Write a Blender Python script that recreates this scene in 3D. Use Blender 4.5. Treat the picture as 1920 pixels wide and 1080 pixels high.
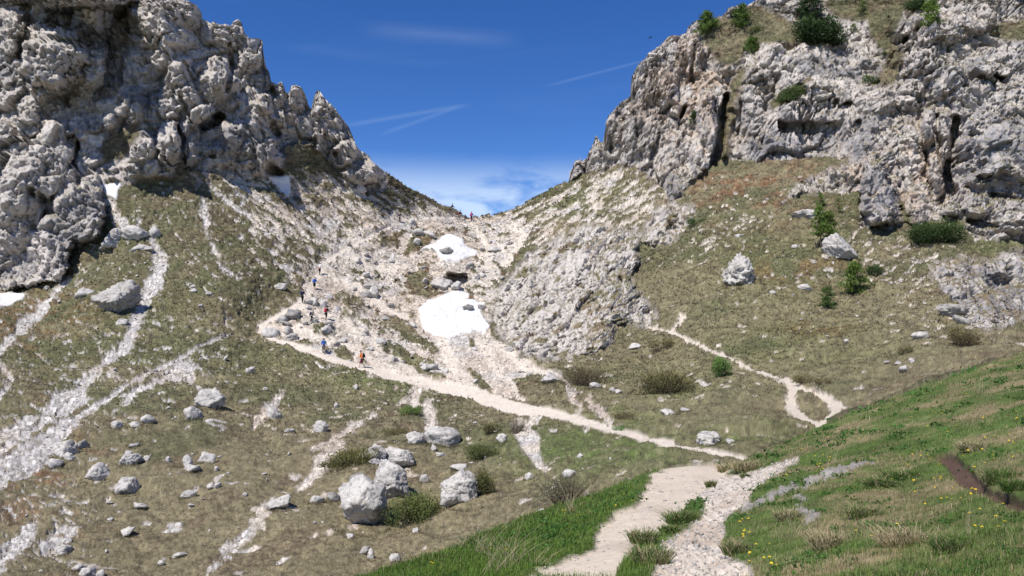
import bpy, bmesh, math, random, time
import numpy as np
from mathutils import Vector, Matrix, Euler
T0 = time.time()
rng = np.random.default_rng(7)
random.seed(7)
for o in list(bpy.data.objects):
    bpy.data.objects.remove(o, do_unlink=True)
scene = bpy.context.scene
COL = scene.collection

# ------------------------------------------------------------ camera, sky, sun, exposure
W, H, F, HOR, CZ = 1920., 1080., 1412., 590., 9.0
cam_data = bpy.data.cameras.new("camera")
cam = bpy.data.objects.new("camera", cam_data)
COL.objects.link(cam)
cam.location = (0, 0, CZ)
cam.rotation_euler = (math.radians(90), 0, 0)
cam_data.sensor_width = 36.0
cam_data.lens = 36.0 * F / W
cam_data.shift_y = (HOR - H / 2) / W
cam_data.clip_start = 0.05
cam_data.clip_end = 5000
scene.camera = cam

SUN = Vector((-0.36, -0.42, 0.84)).normalized()          # direction towards the sun
SUN_ELEV = math.asin(SUN.z)
world = bpy.data.worlds.new("World")
scene.world = world
world.use_nodes = True
wn, wl = world.node_tree.nodes, world.node_tree.links
wn.clear()
w_out = wn.new("ShaderNodeOutputWorld")
w_bg = wn.new("ShaderNodeBackground")
w_sky = wn.new("ShaderNodeTexSky")
w_sky.sky_type = 'NISHITA'
w_sky.sun_disc = False
w_sky.sun_elevation = SUN_ELEV
w_sky.sun_rotation = math.atan2(SUN.x, SUN.y)
w_sky.altitude = 2300
w_sky.air_density = 0.9
w_sky.dust_density = 0.2
w_sky.ozone_density = 3.5
w_bg.inputs['Strength'].default_value = 0.10
# colour of the sky: the deep saturated blue of a phone picture
w_hs = wn.new("ShaderNodeHueSaturation")
w_hs.inputs['Saturation'].default_value = 1.27
w_hs.inputs['Value'].default_value = 1.12
w_hs.inputs['Hue'].default_value = 0.512
wl.new(w_sky.outputs[0], w_hs.inputs['Color'])
# thin clouds: a soft bank low over the horizon all round and faint high streaks
tc = wn.new("ShaderNodeTexCoord")
def wmath(op, a, b=None, c=None):
    n = wn.new("ShaderNodeMath"); n.operation = op
    for i, v in enumerate((a, b, c)):
        if v is None: continue
        if isinstance(v, (int, float)): n.inputs[i].default_value = v
        else: wl.new(v, n.inputs[i])
    return n.outputs[0]
sep = wn.new("ShaderNodeSeparateXYZ"); wl.new(tc.outputs['Generated'], sep.inputs[0])
mp = wn.new("ShaderNodeMapping"); mp.inputs['Scale'].default_value = (3.0, 3.0, 9.0)
mp.inputs['Location'].default_value = (0.35, 0.1, 0.2)
wl.new(tc.outputs['Generated'], mp.inputs[0])
nz = wn.new("ShaderNodeTexNoise"); nz.inputs['Scale'].default_value = 2.2; nz.inputs['Detail'].default_value = 9
nz.inputs['Roughness'].default_value = 0.55; nz.inputs['Distortion'].default_value = 0.35
wl.new(mp.outputs[0], nz.inputs['Vector'])
def wramp(v, a, b):
    n = wn.new("ShaderNodeMapRange"); n.interpolation_type = 'SMOOTHSTEP'
    n.inputs['From Min'].default_value = a; n.inputs['From Max'].default_value = b
    wl.new(v, n.inputs['Value']); return n.outputs[0]
low = wramp(sep.outputs['Z'], 0.215, 0.14)
bank = wmath('MULTIPLY', low, wramp(nz.outputs['Fac'], 0.41, 0.57))
mp2 = wn.new("ShaderNodeMapping"); mp2.inputs['Scale'].default_value = (1.2, 3.0, 14.0)
mp2.inputs['Rotation'].default_value = (0.0, 0.16, 0.3)
wl.new(tc.outputs['Generated'], mp2.inputs[0])
nz2 = wn.new("ShaderNodeTexNoise"); nz2.inputs['Scale'].default_value = 1.7; nz2.inputs['Detail'].default_value = 5
nz2.inputs['Distortion'].default_value = 0.6
wl.new(mp2.outputs[0], nz2.inputs['Vector'])
cirrus = wmath('MULTIPLY', wramp(nz2.outputs['Fac'], 0.52, 0.80), 0.03)
# contrails: thin bands round great circles, broken by noise, cut to a stretch of the sky
def contrail(pa, pb, width, strength):
    def d(px, py): return Vector(((px - 960) / F, 1.0, (HOR - py) / F)).normalized()
    a, b = d(*pa), d(*pb)
    nrm = a.cross(b).normalized(); mid = (a + b).normalized(); half = math.acos(max(-1, min(1, a.dot(mid))))
    v1 = wn.new("ShaderNodeVectorMath"); v1.operation = 'DOT_PRODUCT'; v1.inputs[1].default_value = nrm
    wl.new(tc.outputs['Generated'], v1.inputs[0])
    v2 = wn.new("ShaderNodeVectorMath"); v2.operation = 'DOT_PRODUCT'; v2.inputs[1].default_value = mid
    wl.new(tc.outputs['Generated'], v2.inputs[0])
    band = wramp(wmath('ABSOLUTE', v1.outputs['Value']), width, 0.0)
    cut = wramp(v2.outputs['Value'], math.cos(half * 1.25), math.cos(half * 0.55))
    return wmath('MULTIPLY', wmath('MULTIPLY', band, cut), strength)
trails = [contrail((650, 235), (870, 198), 0.0045, 0.065), contrail((720, 250), (860, 200), 0.004, 0.05),
          contrail((1030, 160), (1215, 112), 0.003, 0.055), contrail((690, 55), (960, 75), 0.016, 0.04),
          contrail((760, 60), (900, 72), 0.006, 0.02)]
tot = cirrus
for t in trails:
    tot = wmath('ADD', tot, t)
tot = wmath('MINIMUM', wmath('ADD', tot, wmath('MULTIPLY', bank, 0.68)), 0.9)
w_mix = wn.new("ShaderNodeMix"); w_mix.data_type = 'RGBA'
wl.new(tot, w_mix.inputs['Factor'])
wl.new(w_hs.outputs[0], w_mix.inputs['A'])
w_mix.inputs['B'].default_value = (6.2, 7.4, 8.8, 1)
wl.new(w_mix.outputs['Result'], w_bg.inputs['Color'])
wl.new(w_bg.outputs[0], w_out.inputs[0])

sun_data = bpy.data.lights.new("sun", 'SUN')
sun_data.energy = 4.3
sun_data.angle = math.radians(0.55)
sun_data.color = (1.0, 0.955, 0.89)
sun_ob = bpy.data.objects.new("sun", sun_data)
COL.objects.link(sun_ob)
sun_ob.rotation_euler = SUN.to_track_quat('Z', 'Y').to_euler()
sun_ob.location = (-60, -30, 90)

scene.render.engine = 'CYCLES'
scene.view_settings.view_transform = 'Standard'
scene.view_settings.look = 'None'
scene.view_settings.exposure = 0.36
scene.view_settings.gamma = 1.0
scene.view_settings.use_curve_mapping = False

# ------------------------------------------------------------ numeric helpers
_T = np.random.default_rng(11).random((64, 64, 64), dtype=np.float32) * 2 - 1
_TF = _T.ravel()
def vnoise(x, y, z):
    xi = np.floor(x); yi = np.floor(y); zi = np.floor(z)
    fx = (x - xi).astype(np.float32); fy = (y - yi).astype(np.float32); fz = (z - zi).astype(np.float32)
    fx = fx * fx * (3 - 2 * fx); fy = fy * fy * (3 - 2 * fy); fz = fz * fz * (3 - 2 * fz)
    xi = xi.astype(np.int32); yi = yi.astype(np.int32); zi = zi.astype(np.int32)
    x0 = (xi & 63) << 12; x1 = ((xi + 1) & 63) << 12
    y0 = (yi & 63) << 6; y1 = ((yi + 1) & 63) << 6
    z0 = zi & 63; z1 = (zi + 1) & 63
    t = _TF
    a = t[x0 | y0 | z0]; a = a + (t[x1 | y0 | z0] - a) * fx
    b = t[x0 | y1 | z0]; b = b + (t[x1 | y1 | z0] - b) * fx
    a = a + (b - a) * fy
    c = t[x0 | y0 | z1]; c = c + (t[x1 | y0 | z1] - c) * fx
    d = t[x0 | y1 | z1]; d = d + (t[x1 | y1 | z1] - d) * fx
    c = c + (d - c) * fy
    return a + (c - a) * fz
def fbm(x, y, z, octv=4, gain=0.5, seed=0.0):
    s = 0; a = 1.0; f = 1.0; tot = 0
    for i in range(octv):
        o = seed * 7.31 + i * 17.17
        s = s + a * vnoise(x * f + o, y * f + o * 1.3, z * f - o * 0.7); tot += a
        a *= gain; f *= 2.03
    return s / tot * 1.6
_J = np.random.default_rng(5).random((32 * 32 * 32, 3), dtype=np.float32)
_ID = np.random.default_rng(6).random(32 * 32 * 32, dtype=np.float32)
def worley(x, y, z):
    xi = np.floor(x).astype(np.int32); yi = np.floor(y).astype(np.int32); zi = np.floor(z).astype(np.int32)
    fx = (x - xi).astype(np.float32); fy = (y - yi).astype(np.float32); fz = (z - zi).astype(np.float32)
    f1 = np.full(x.shape, 9.0, np.float32); f2 = f1.copy(); cid = np.zeros(x.shape, np.float32)
    for dx in (-1, 0, 1):
        for dy in (-1, 0, 1):
            for dz in (-1, 0, 1):
                k = (((xi + dx) & 31) << 10) | (((yi + dy) & 31) << 5) | ((zi + dz) & 31)
                j = _J[k]
                d = (j[:, 0] + dx - fx) ** 2 + (j[:, 1] + dy - fy) ** 2 + (j[:, 2] + dz - fz) ** 2
                m = d < f1
                f2 = np.where(m, f1, np.minimum(f2, d))
                cid = np.where(m, _ID[k], cid)
                f1 = np.where(m, d, f1)
    return np.sqrt(f1), np.sqrt(f2), cid
_G = (np.random.default_rng(8).random((32 * 32 * 32, 3), dtype=np.float32) - 0.5) * 2
def blocks(x, y, z):
    """angular broken blocks: every cell is a plane of its own tilt; returns height, distance to the joint, cell id"""
    xi = np.floor(x).astype(np.int32); yi = np.floor(y).astype(np.int32); zi = np.floor(z).astype(np.int32)
    fx = (x - xi).astype(np.float32); fy = (y - yi).astype(np.float32); fz = (z - zi).astype(np.float32)
    f1 = np.full(x.shape, 9.0, np.float32); f2 = f1.copy(); kk = np.zeros(x.shape, np.int32)
    ox = np.zeros(x.shape, np.float32); oy = ox.copy(); oz = ox.copy()
    for dx in (-1, 0, 1):
        for dy in (-1, 0, 1):
            for dz in (-1, 0, 1):
                k = (((xi + dx) & 31) << 10) | (((yi + dy) & 31) << 5) | ((zi + dz) & 31)
                j = _J[k]
                a = fx - j[:, 0] - dx; b = fy - j[:, 1] - dy; c = fz - j[:, 2] - dz
                d = a * a + b * b + c * c
                m = d < f1
                f2 = np.where(m, f1, np.minimum(f2, d))
                kk = np.where(m, k, kk); f1 = np.where(m, d, f1)
                ox = np.where(m, a, ox); oy = np.where(m, b, oy); oz = np.where(m, c, oz)
    g = _G[kk]; f1 = np.sqrt(f1)
    return g[:, 0] * ox + g[:, 1] * oy + g[:, 2] * oz, np.sqrt(f2) - f1, _ID[kk], f1
def sstep(a, b, x):
    t = np.clip((x - a) / (b - a), 0, 1)
    return t * t * (3 - 2 * t)
def sd_poly(poly, x, y, margin=30):
    """signed distance (pixels of the photograph), positive inside"""
    p = np.asarray(poly, np.float32)
    out = np.full(x.shape, -999., np.float32)
    m = (x > p[:, 0].min() - margin) & (x < p[:, 0].max() + margin) & (y > p[:, 1].min() - margin) & (y < p[:, 1].max() + margin)
    if not m.any(): return out
    X = x[m]; Y = y[m]
    d = np.full(X.shape, 1e9, np.float32); ins = np.zeros(X.shape, bool)
    n = len(p)
    for i in range(n):
        a = p[i]; b = p[(i + 1) % n]
        ex, ey = b - a
        wx = X - a[0]; wy = Y - a[1]
        t = np.clip((wx * ex + wy * ey) / (ex * ex + ey * ey + 1e-9), 0, 1)
        d = np.minimum(d, (wx - ex * t) ** 2 + (wy - ey * t) ** 2)
        c = ((a[1] > Y) != (b[1] > Y)) & (X < (b[0] - a[0]) * (Y - a[1]) / ((b[1] - a[1]) + 1e-9) + a[0])
        ins ^= c
    d = np.sqrt(d)
    out[m] = np.where(ins, d, -d)
    return out
def sd_line(pts, x, y, margin=40):
    """pts (px, py, halfwidth): positive inside the stroke"""
    p = np.asarray(pts, np.float32)
    out = np.full(x.shape, -999., np.float32)
    m = (x > p[:, 0].min() - margin) & (x < p[:, 0].max() + margin) & (y > p[:, 1].min() - margin) & (y < p[:, 1].max() + margin)
    if not m.any(): return out
    X = x[m]; Y = y[m]; best = np.full(X.shape, -999., np.float32)
    for i in range(len(p) - 1):
        a = p[i]; b = p[i + 1]
        ex = b[0] - a[0]; ey = b[1] - a[1]
        wx = X - a[0]; wy = Y - a[1]
        t = np.clip((wx * ex + wy * ey) / (ex * ex + ey * ey + 1e-9), 0, 1)
        best = np.maximum(best, a[2] + (b[2] - a[2]) * t - np.hypot(wx - ex * t, wy - ey * t))
    out[m] = best
    return out
class TPS:
    def __init__(s, pts, lam=3e-4):
        p = np.asarray(pts, float)
        s.P = p[:, :2] / 1000.; v = np.log(p[:, 2]); n = len(p)
        r2 = ((s.P[:, None] - s.P[None]) ** 2).sum(-1)
        K = np.where(r2 > 0, 0.5 * r2 * np.log(r2 + 1e-12), 0) + lam * np.eye(n)
        Q = np.c_[np.ones(n), s.P]
        A = np.zeros((n + 3, n + 3)); A[:n, :n] = K; A[:n, n:] = Q; A[n:, :n] = Q.T
        s.w = np.linalg.solve(A, np.r_[v, 0, 0, 0])
        # sampled on a grid, read back bilinearly
        s.x0, s.y0, s.st = -620., -420., 14.
        gx = np.arange(s.x0, 2560, s.st); gy = np.arange(s.y0, 2400, s.st)
        G = np.stack(np.meshgrid(gx, gy), -1).reshape(-1, 2) / 1000.
        out = np.zeros(len(G))
        for i in range(0, len(G), 20000):
            g = G[i:i + 20000]
            r2 = ((g[:, None] - s.P[None]) ** 2).sum(-1)
            out[i:i + 20000] = np.where(r2 > 0, 0.5 * r2 * np.log(r2 + 1e-12), 0) @ s.w[:n] + s.w[n] + g @ s.w[n + 1:]
        s.G = out.reshape(len(gy), len(gx))
    def __call__(s, x, y):
        u = np.clip((np.asarray(x, float) - s.x0) / s.st, 0, s.G.shape[1] - 1.001)
        v = np.clip((np.asarray(y, float) - s.y0) / s.st, 0, s.G.shape[0] - 1.001)
        i = u.astype(int); j = v.astype(int); u = u - i; v = v - j
        g = s.G
        return np.exp((g[j, i] * (1 - u) + g[j, i + 1] * u) * (1 - v) + (g[j + 1, i] * (1 - u) + g[j + 1, i + 1] * u) * v)
def world_xyz(px, py, Y):
    return np.stack([Y * (px - 960) / F, Y, CZ + Y * (HOR - py) / F], -1)
def to_pix(P):
    return 960 + F * P[..., 0] / P[..., 1], HOR - F * (P[..., 2] - CZ) / P[..., 1]
# ------------------------------------------------------------ terrain: survey of the place
SKY = [(-520,-40),(0,-40),(200,-36),(300,-30),(332,-10),(347,0),(357,5),(367,8),(375,20),(377,33),(393,42),(407,48),(432,49),(437,42),
 (447,38),(454,45),(456,60),(467,70),(483,69),(491,75),(492,88),(495,107),(497,123),(505,137),(508,152),(517,157),(527,153),(532,160),(535,173),(544,174),
 (546,160),(553,157),(567,167),(573,180),(578,200),(584,200),(588,183),(592,170),(598,168),(607,182),(617,193),(630,207),(640,220),
 (653,237),(660,253),(665,267),(673,280),(690,290),(698,303),(710,312),(727,327),(757,349),(807,374),(840,390),(870,406),(883,409),(907,407),
 (933,404),(957,396),(1007,369),(1040,354),(1067,341),(1070,323),(1080,304),(1092,302),(1100,299),(1103,287),(1111,272),(1117,258),(1121,258),(1125,267),
 (1131,267),(1134,247),(1140,217),(1150,208),(1167,190),(1182,180),(1184,167),(1185,143),(1197,120),(1220,100),(1240,83),(1253,68),(1270,66),
 (1287,60),(1293,47),(1307,42),(1340,37),(1373,20),(1407,5),(1417,0),(1480,-40),(1600,-85),(1800,-150),(1920,-190),(2450,-300)]
BROW = [(-520,1450),(-300,1420),(0,1330),(400,1200),(660,1090),(850,1030),(1000,966),(1100,934),(1180,905),(1230,881),(1290,873),(1355,872),
 (1388,867),(1430,847),(1500,817),(1600,772),(1750,716),(1920,659),(2200,562),(2450,490)]
C1 = [(-300,1420,14),(0,1330,18),(400,1200,25),(-300,1150,24),(0,1080,30),(200,1080,31),(400,1080,32),(600,1085,31),(680,1085,31),(850,1030,32),
 (1000,965,31),(1100,930,29),(1230,870,27),(1370,864,27),(1450,838,31),(1600,772,39),(1750,715,43),(1920,655,46),(2300,540,46),
 (0,1000,34),(300,1000,36),(680,1000,36),(860,960,36),(800,900,43),(700,850,47),(560,900,42.5),(300,900,42),(0,900,40),(1000,860,43),(1100,860,37.5),
 (1200,845,36),(1300,848,31.5),(1200,820,41),(1100,790,49),(1000,770,56),(900,742,64),(800,728,71),(680,690,78),(540,645,86),(480,622,90),
 (600,760,63),(400,760,58),(200,780,53),(0,800,48),(0,680,65),(200,680,68),(400,680,74),(300,600,86),(150,600,83),(0,600,81),
 (0,545,95),(60,540,96),(130,480,97.5),(190,452,99),(250,430,101),(400,500,97),(450,560,93),(560,565,98),(580,540,103),(600,505,110),
 (640,470,120),(700,440,131),(760,410,146),(860,408,164),(907,408,168),(300,350,112),(400,350,118),(500,340,125),(520,300,126),(600,330,136),
 (650,352,140),(722,354,144),(560,400,123),(450,430,109),(300,450,102),(807,377,160),(757,351,152),
 (100,400,100),(50,300,102),(0,400,98),(0,200,105),(180,300,108),(250,200,112),(0,0,112),(150,50,115),(300,50,121),(0,-200,122),(200,-110,123),
 (347,0,125),(380,150,121),(350,280,116),(450,250,123),(495,107,131),(450,100,127),(560,200,135),(600,180,139),(650,280,141),(700,320,143),
 (840,445,141),(850,490,127),(850,530,118),(850,560,111),(845,630,95),(900,690,79),(950,480,131),(930,560,109),(720,560,109),(700,620,95),
 (760,680,84),(930,420,160),(980,720,67),(1000,470,129),(1060,430,133),(1150,430,123),(1000,600,99),(940,640,93),(1080,660,79),(1150,600,86),
 (1200,560,91),(1180,480,109),(957,398,166),(1007,371,165),(1067,343,163),(1150,380,141),(1240,365,131),(1240,440,113),(1290,400,113),
 (1300,335,125),(1400,300,123),(1500,298,119),(1400,400,105),(1400,500,89),(1300,560,83),(1280,600,78),(1380,680,62),(1480,720,54),
 (1240,700,65),(1100,710,67),(1300,780,47),(1200,760,54),(1350,720,56),(1535,802,40),(1450,760,47),(1550,700,54),(1650,690,51),
 (1750,660,51),(1500,600,70),(1600,540,77),(1700,600,63),(1800,620,59),(1850,618,58),(1600,450,89),(1500,450,91),(1500,380,103),(1620,428,93),
 (1700,430,91),(1760,440,89),(1860,452,85),(1920,446,85),(1920,480,81),(1800,520,74),(1920,600,66),(1090,303,163),(1130,260,161),(1190,150,159),
 (1200,250,151),(1260,80,155),(1300,200,143),(1300,300,131),(1310,45,153),(1420,5,151),(1400,100,143),(1400,200,133),(1450,270,123),(1550,270,119),
 (1520,150,127),(1520,60,141),(1600,60,143),(1640,130,131),(1600,240,113),(1640,300,101),(1700,300,105),(1750,200,109),(1700,100,123),(1750,50,119),
 (1850,100,111),(1880,300,97),(1920,0,121),(1920,200,101),(1920,-190,136),(1600,-80,156),(2200,400,76),(2200,100,96),(2200,-250,121),(2300,620,45),
 (-300,-250,118),(-300,100,106),(-300,400,97),(-300,700,58),(-300,900,37)]
C0 = [(1100,1080,8.5),(1000,1080,8.9),(680,1085,10.5),(850,1030,12),(1000,965,14.5),(1100,932,16.5),(1230,880,18.6),(1290,873,19.2),(1355,873,19.5),
 (1385,866,20.3),(1500,816,21.5),(1600,772,22.5),(1750,715,24),(1920,658,25.5),(2200,560,27),(1200,950,13),(1290,885,17.6),(1130,1000,11.3),
 (1250,1000,10.8),(1300,1080,7.2),(1400,1000,9.2),(1450,900,14),(1400,880,17),(1500,1080,6),(1700,1080,5.1),(1920,1080,4.6),(1700,900,10.5),
 (1600,870,12.8),(1700,800,15.5),(1900,800,11.5),(1920,950,6.6),(1920,720,17),(1000,1500,4.2),(1900,1500,2.4),(600,1500,5),(1400,2200,1.6),
 (600,2200,2),(2000,2200,1.3),(300,1250,8.2),(0,1340,8),(-300,1420,8),(-300,2200,2.5),(2400,1200,3.2),(2400,800,9)]
def ease(x, y, Y):
    if Y > 110: Y = 110 + (Y - 110) * .72
    if y <= 600 and x < 320: Y += 9 * (1 - max(x, 0) / 330) * min(1, (620 - y) / 75)
    return (x, y, Y)
D1, D0 = TPS([ease(*q) for q in C1]), TPS(C0)
skx, sky_ = np.array(SKY, float).T
brx, bry = np.array(BROW, float).T

ROCK_L = [(-520,-300),(0,-260),(340,-60),(500,60),(620,150),(727,325),(724,350),(700,360),(668,350),(645,335),(615,300),(590,285),(560,262),(535,270),(532,305),(520,330),
 (480,334),(440,345),(408,330),(360,318),(340,308),(322,332),(290,338),(240,343),(225,340),(205,338),(195,350),(196,400),(190,448),(150,463),(125,470),(132,497),(112,520),(60,537),(0,543),(-520,600)]
ROCK_R = [(1064,342),(1070,318),(1100,280),(1130,230),(1180,120),(1250,50),(1320,20),(1420,-30),(1920,-260),(2450,-360),(2450,420),(1920,448),(1880,455),(1830,446),(1812,420),(1790,408),(1720,416),(1692,412),
 (1690,424),(1614,430),(1608,355),(1560,360),(1500,362),(1466,378),(1500,345),(1560,315),(1590,300),(1560,290),(1500,298),(1450,299),(1400,297),(1355,300),(1320,318),(1302,340),(1280,370),(1255,375),(1235,345),(1200,318),(1160,306),(1110,322)]
OUT_C = [(918,600),(938,545),(985,480),(1040,450),(1100,425),(1150,425),(1200,440),(1195,490),(1180,520),(1210,560),(1238,600),(1215,612),(1150,606),(1142,645),(1105,668),(1050,672),(985,668),(950,645)]
OUT_T = [(1206,440),(1220,410),(1240,384),(1268,378),(1282,388),(1306,385),(1300,412),(1280,440),(1260,458),(1225,462),(1206,452)]
OUT_B = [(1748,490),(1790,482),(1850,486),(1920,470),(2200,440),(2200,600),(1925,600),(1890,616),(1850,622),(1815,612),(1800,575),(1765,545),(1745,520)]
GRASS_IN_ROCK = [
 [(186,280),(205,255),(232,240),(262,228),(262,250),(245,275),(232,298),(205,305),(192,298)],
 [(1330,95),(1315,70),(1325,45),(1385,22),(1415,10),(1470,30),(1500,45),(1560,80),(1545,88),(1490,85),(1440,82),(1400,85),(1385,120),(1350,125)],
 [(1545,12),(1600,-60),(1720,-90),(1725,20),(1700,30),(1680,60),(1690,120),(1680,150),(1655,160),(1640,145),(1660,105),(1640,75),(1625,45),(1580,40)],
 [(1850,45),(1930,38),(1990,60),(1990,85),(1880,80),(1855,70)],
 [(1355,215),(1368,160),(1382,130),(1400,128),(1385,170),(1375,230),(1365,300),(1345,325),(1330,322),(1348,280)],
 [(1440,190),(1480,165),(1520,145),(1525,155),(1490,185),(1450,200)],
 [(1690,395),(1684,372),(1692,370),(1705,400),(1720,418),(1690,424)],
 [(600,280),(650,345),(668,352),(640,352),(600,322),(575,285)],
]
SNOW = {
 'large snow patch filling the gully below the dark hollow': [(782,577),(800,563),(823,557),(840,552),(850,549),(866,546),(884,550),(875,562),(893,563),(913,566),(906,575),(903,587),(910,600),(918,615),(912,624),(887,624),(877,631),(840,636),(813,630),(793,617),(787,600)],
 'smaller snow patch lying in the gully just below the pass': [(787,473),(800,460),(817,455),(826,446),(836,440),(852,442),(866,452),(872,464),(896,472),(893,481),(876,484),(872,490),(857,493),(838,489),(823,482),(815,472),(800,470)],
 'snow wedge under the overhanging left cliff': [(502,334),(520,331),(543,330),(544,345),(541,374),(532,366),(520,350)],
 'snow strip in the gap beside the lower left towers': [(186,346),(205,344),(229,344),(223,362),(219,377),(206,370),(196,360)],
 'snow scrap beside the green ledge in the left cliff': [(150,257),(175,252),(192,246),(196,258),(188,276),(172,270),(158,262)],
 'snow tongue at the foot of the lowest left tower': [(-60,556),(0,551),(30,551),(57,554),(40,565),(20,577),(0,580),(-60,585)],
}
PATH_MAIN = [(1430,874,3.5),(1385,860,4),(1340,851,5),(1300,842,5.5),(1250,831,5.5),(1200,820,6),(1150,806,6),(1100,790,7),(1050,779,7),(1000,769,10),(950,760,13),(905,745,14),(870,735,12),(830,727,9),(790,720,10),
 (740,706,8),(680,690,8),(620,671,7),(575,656,6),(540,644,5),(505,632,5),(485,621,4),(500,603,4),(530,588,5),(560,572,6),(578,548,6),(600,512,5),(612,490,4),(640,470,4),(680,450,3.5),(720,430,3),(752,414,2.5),(800,408,2.5),(862,407,2.5)]
PATH_W = [(985,1095),(1030,1066),(1075,1050),(1112,1030),(1128,990),(1150,975),(1190,955),(1210,925),(1220,895),(1240,880),(1290,868),(1352,868),(1362,878),(1362,890),(1345,900),(1325,915),(1312,936),(1290,950),(1268,974),
 (1248,994),(1224,1005),(1202,1024),(1186,1044),(1166,1062),(1152,1095)]
GRAVEL_N = [(1345,900),(1362,886),(1400,884),(1440,876),(1495,858),(1502,862),(1470,884),(1445,905),(1412,930),(1396,955),(1372,968),(1352,985),(1362,1010),(1352,1028),(1370,1045),(1398,1062),(1412,1095),(1225,1095),(1234,1058),(1252,1036),
 (1236,1020),(1266,1008),(1304,984),(1325,955),(1305,940)]
DIRT = [(1755,862),(1775,858),(1800,866),(1820,880),(1832,900),(1860,922),(1892,936),(1990,985),(1990,1012),(1920,978),(1882,962),(1840,937),(1800,909),(1780,886)]
PATH_R = [(1215,612,3),(1255,622,4),(1290,638,4),(1320,652,3.5),(1350,664,3.5),(1390,684,4),(1420,695,4),(1450,704,5),(1478,716,9),(1488,730,11),(1482,750,14),(1492,770,12),(1510,785,10),(1535,800,9)]
PATH_R2 = [(1488,722,9),(1520,738,6),(1555,750,7),(1568,765,13),(1560,780,6),(1538,798,6)]
SPUR = [(1284,598,7),(1272,610,4),(1258,622,4)]
LPATH = [(440,625,2),(400,640,2.5),(360,660,3),(320,680,3.5),(280,700,4),(240,725,4),(180,762,5),(120,800,6),(60,835,6),(0,868,7)]
SCREE_LINES = [   # pale stone runs down the grass slopes
 [(286,455,10),(300,490,18),(290,530,24),(268,570,18),(255,610,16),(240,650,14),(200,680,12),(165,710,9),(110,750,16),(70,785,14),(0,825,14)],
 [(160,700,6),(150,740,20),(95,790,10),(30,830,12),(-20,860,12)],
 [(122,520,10),(112,545,10),(85,575,14),(50,605,18),(20,640,10),(-10,670,10)],
 [(0,690,10),(20,710,8),(-10,760,8)],
 [(345,690,26),(300,712,9),(262,730,13),(230,760,6)],[(345,695,14),(372,690,8)],[(130,800,24),(60,860,30),(-10,900,34)],
 [(378,375,5),(384,395,9),(382,415,7),(388,440,4),(402,470,5),(420,500,4),(445,525,4)],[(395,345,4),(410,370,3),(445,395,4),(480,420,4)],
 [(530,738,3),(515,755,7),(495,775,7),(478,795,5)],
 [(792,728,6),(770,744,7),(745,760,6)],[(700,778,4),(668,795,6),(640,812,8),(610,838,8),(590,850,4)],[(640,838,10),(612,870,12),(590,890,11),(560,912,5)],[(630,845,8),(650,850,6)],
 [(515,930,3),(495,955,11),(482,985,14),(470,1000,10),(440,1018,6),(415,1032,4)],[(430,1040,4),(400,1062,4),(380,1085,3)],
 [(975,800,16),(990,830,24),(1005,858,12),(1020,880,7)],[(1000,780,10),(985,810,12)],[(800,760,14),(808,790,10),(800,810,6)],
 [(770,745,10),(778,760,8)],[(1100,800,6),(1080,760,7),(1070,735,6),(1040,705,5)],[(1145,795,10),(1125,772,7),(1105,755,6)],
 [(60,990,16),(30,1030,22),(-10,1060,24)],[(110,1010,12),(80,1020,12)],[(345,700,10),(380,740,4)],[(205,375,10),(215,400,10),(232,425,12)],
 [(1430,860,8),(1470,845,4)],[(1560,760,8),(1585,768,6)],[(1640,870,1.5),(1600,882,2),(1570,893,4),(1530,908,3),(1500,920,4),(1470,930,5),(1430,948,5),(1395,962,6)],[(1500,935,7),(1510,948,4)],[(1500,970,5),(1530,975,7),(1518,990,4)],
]
SCREE_ZONES = [  # polygon, density of bare stone, feather px
 ([(478,622),(520,580),(555,560),(570,520),(600,470),(660,420),(740,395),(800,380),(900,405),(960,395),(1010,410),(990,460),(945,520),(930,560),(930,630),(985,680),(1045,700),(1030,715),(985,735),(960,765),(900,755),(830,728),(760,715),(680,692),(540,645)], 0.70, 14),
 ([(820,640),(880,630),(935,640),(990,685),(1040,705),(990,715),(950,700),(960,720),(985,752),(930,758),(880,740),(845,725),(835,680)], 0.97, 12),
 ([(330,330),(480,330),(600,320),(720,352),(800,375),(760,405),(690,420),(620,470),(580,480),(500,440),(420,370)], 0.54, 18),
 ([(420,360),(500,350),(600,420),(600,500),(560,560),(520,520),(450,420)], 0.45, 20),
 ([(950,398),(1067,342),(1160,306),(1240,345),(1262,380),(1220,410),(1200,440),(1120,425),(1040,450),(985,470),(985,420)], 0.50, 16),
 ([(560,680),(600,672),(680,694),(770,722),(690,720),(600,710),(560,740)], 0.30, 14),
 ([(0,560),(120,520),(200,470),(280,440),(330,470),(300,600),(200,700),(0,720)], 0.15, 30),
 ([(0,700),(160,690),(330,670),(430,640),(400,700),(300,780),(160,830),(0,930)], 0.21, 30),
 ([(0,920),(120,880),(160,960),(140,1080),(0,1085)], 0.27, 30),
 ([(300,370),(420,380),(520,480),(480,600),(380,600),(330,480)], 0.16, 40),
 ([(1340,400),(1420,400),(1420,470),(1330,480),(1290,450)], 0.33, 16),
 ([(1560,420),(1700,440),(1760,480),(1760,560),(1700,560),(1620,500)], 0.30, 20),
 ([(1480,350),(1600,350),(1600,430),(1500,420)], 0.12, 20),
 ([(1640,520),(1700,560),(1750,600),(1800,620),(1760,620),(1690,580)], 0.35, 12),
]
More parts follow.
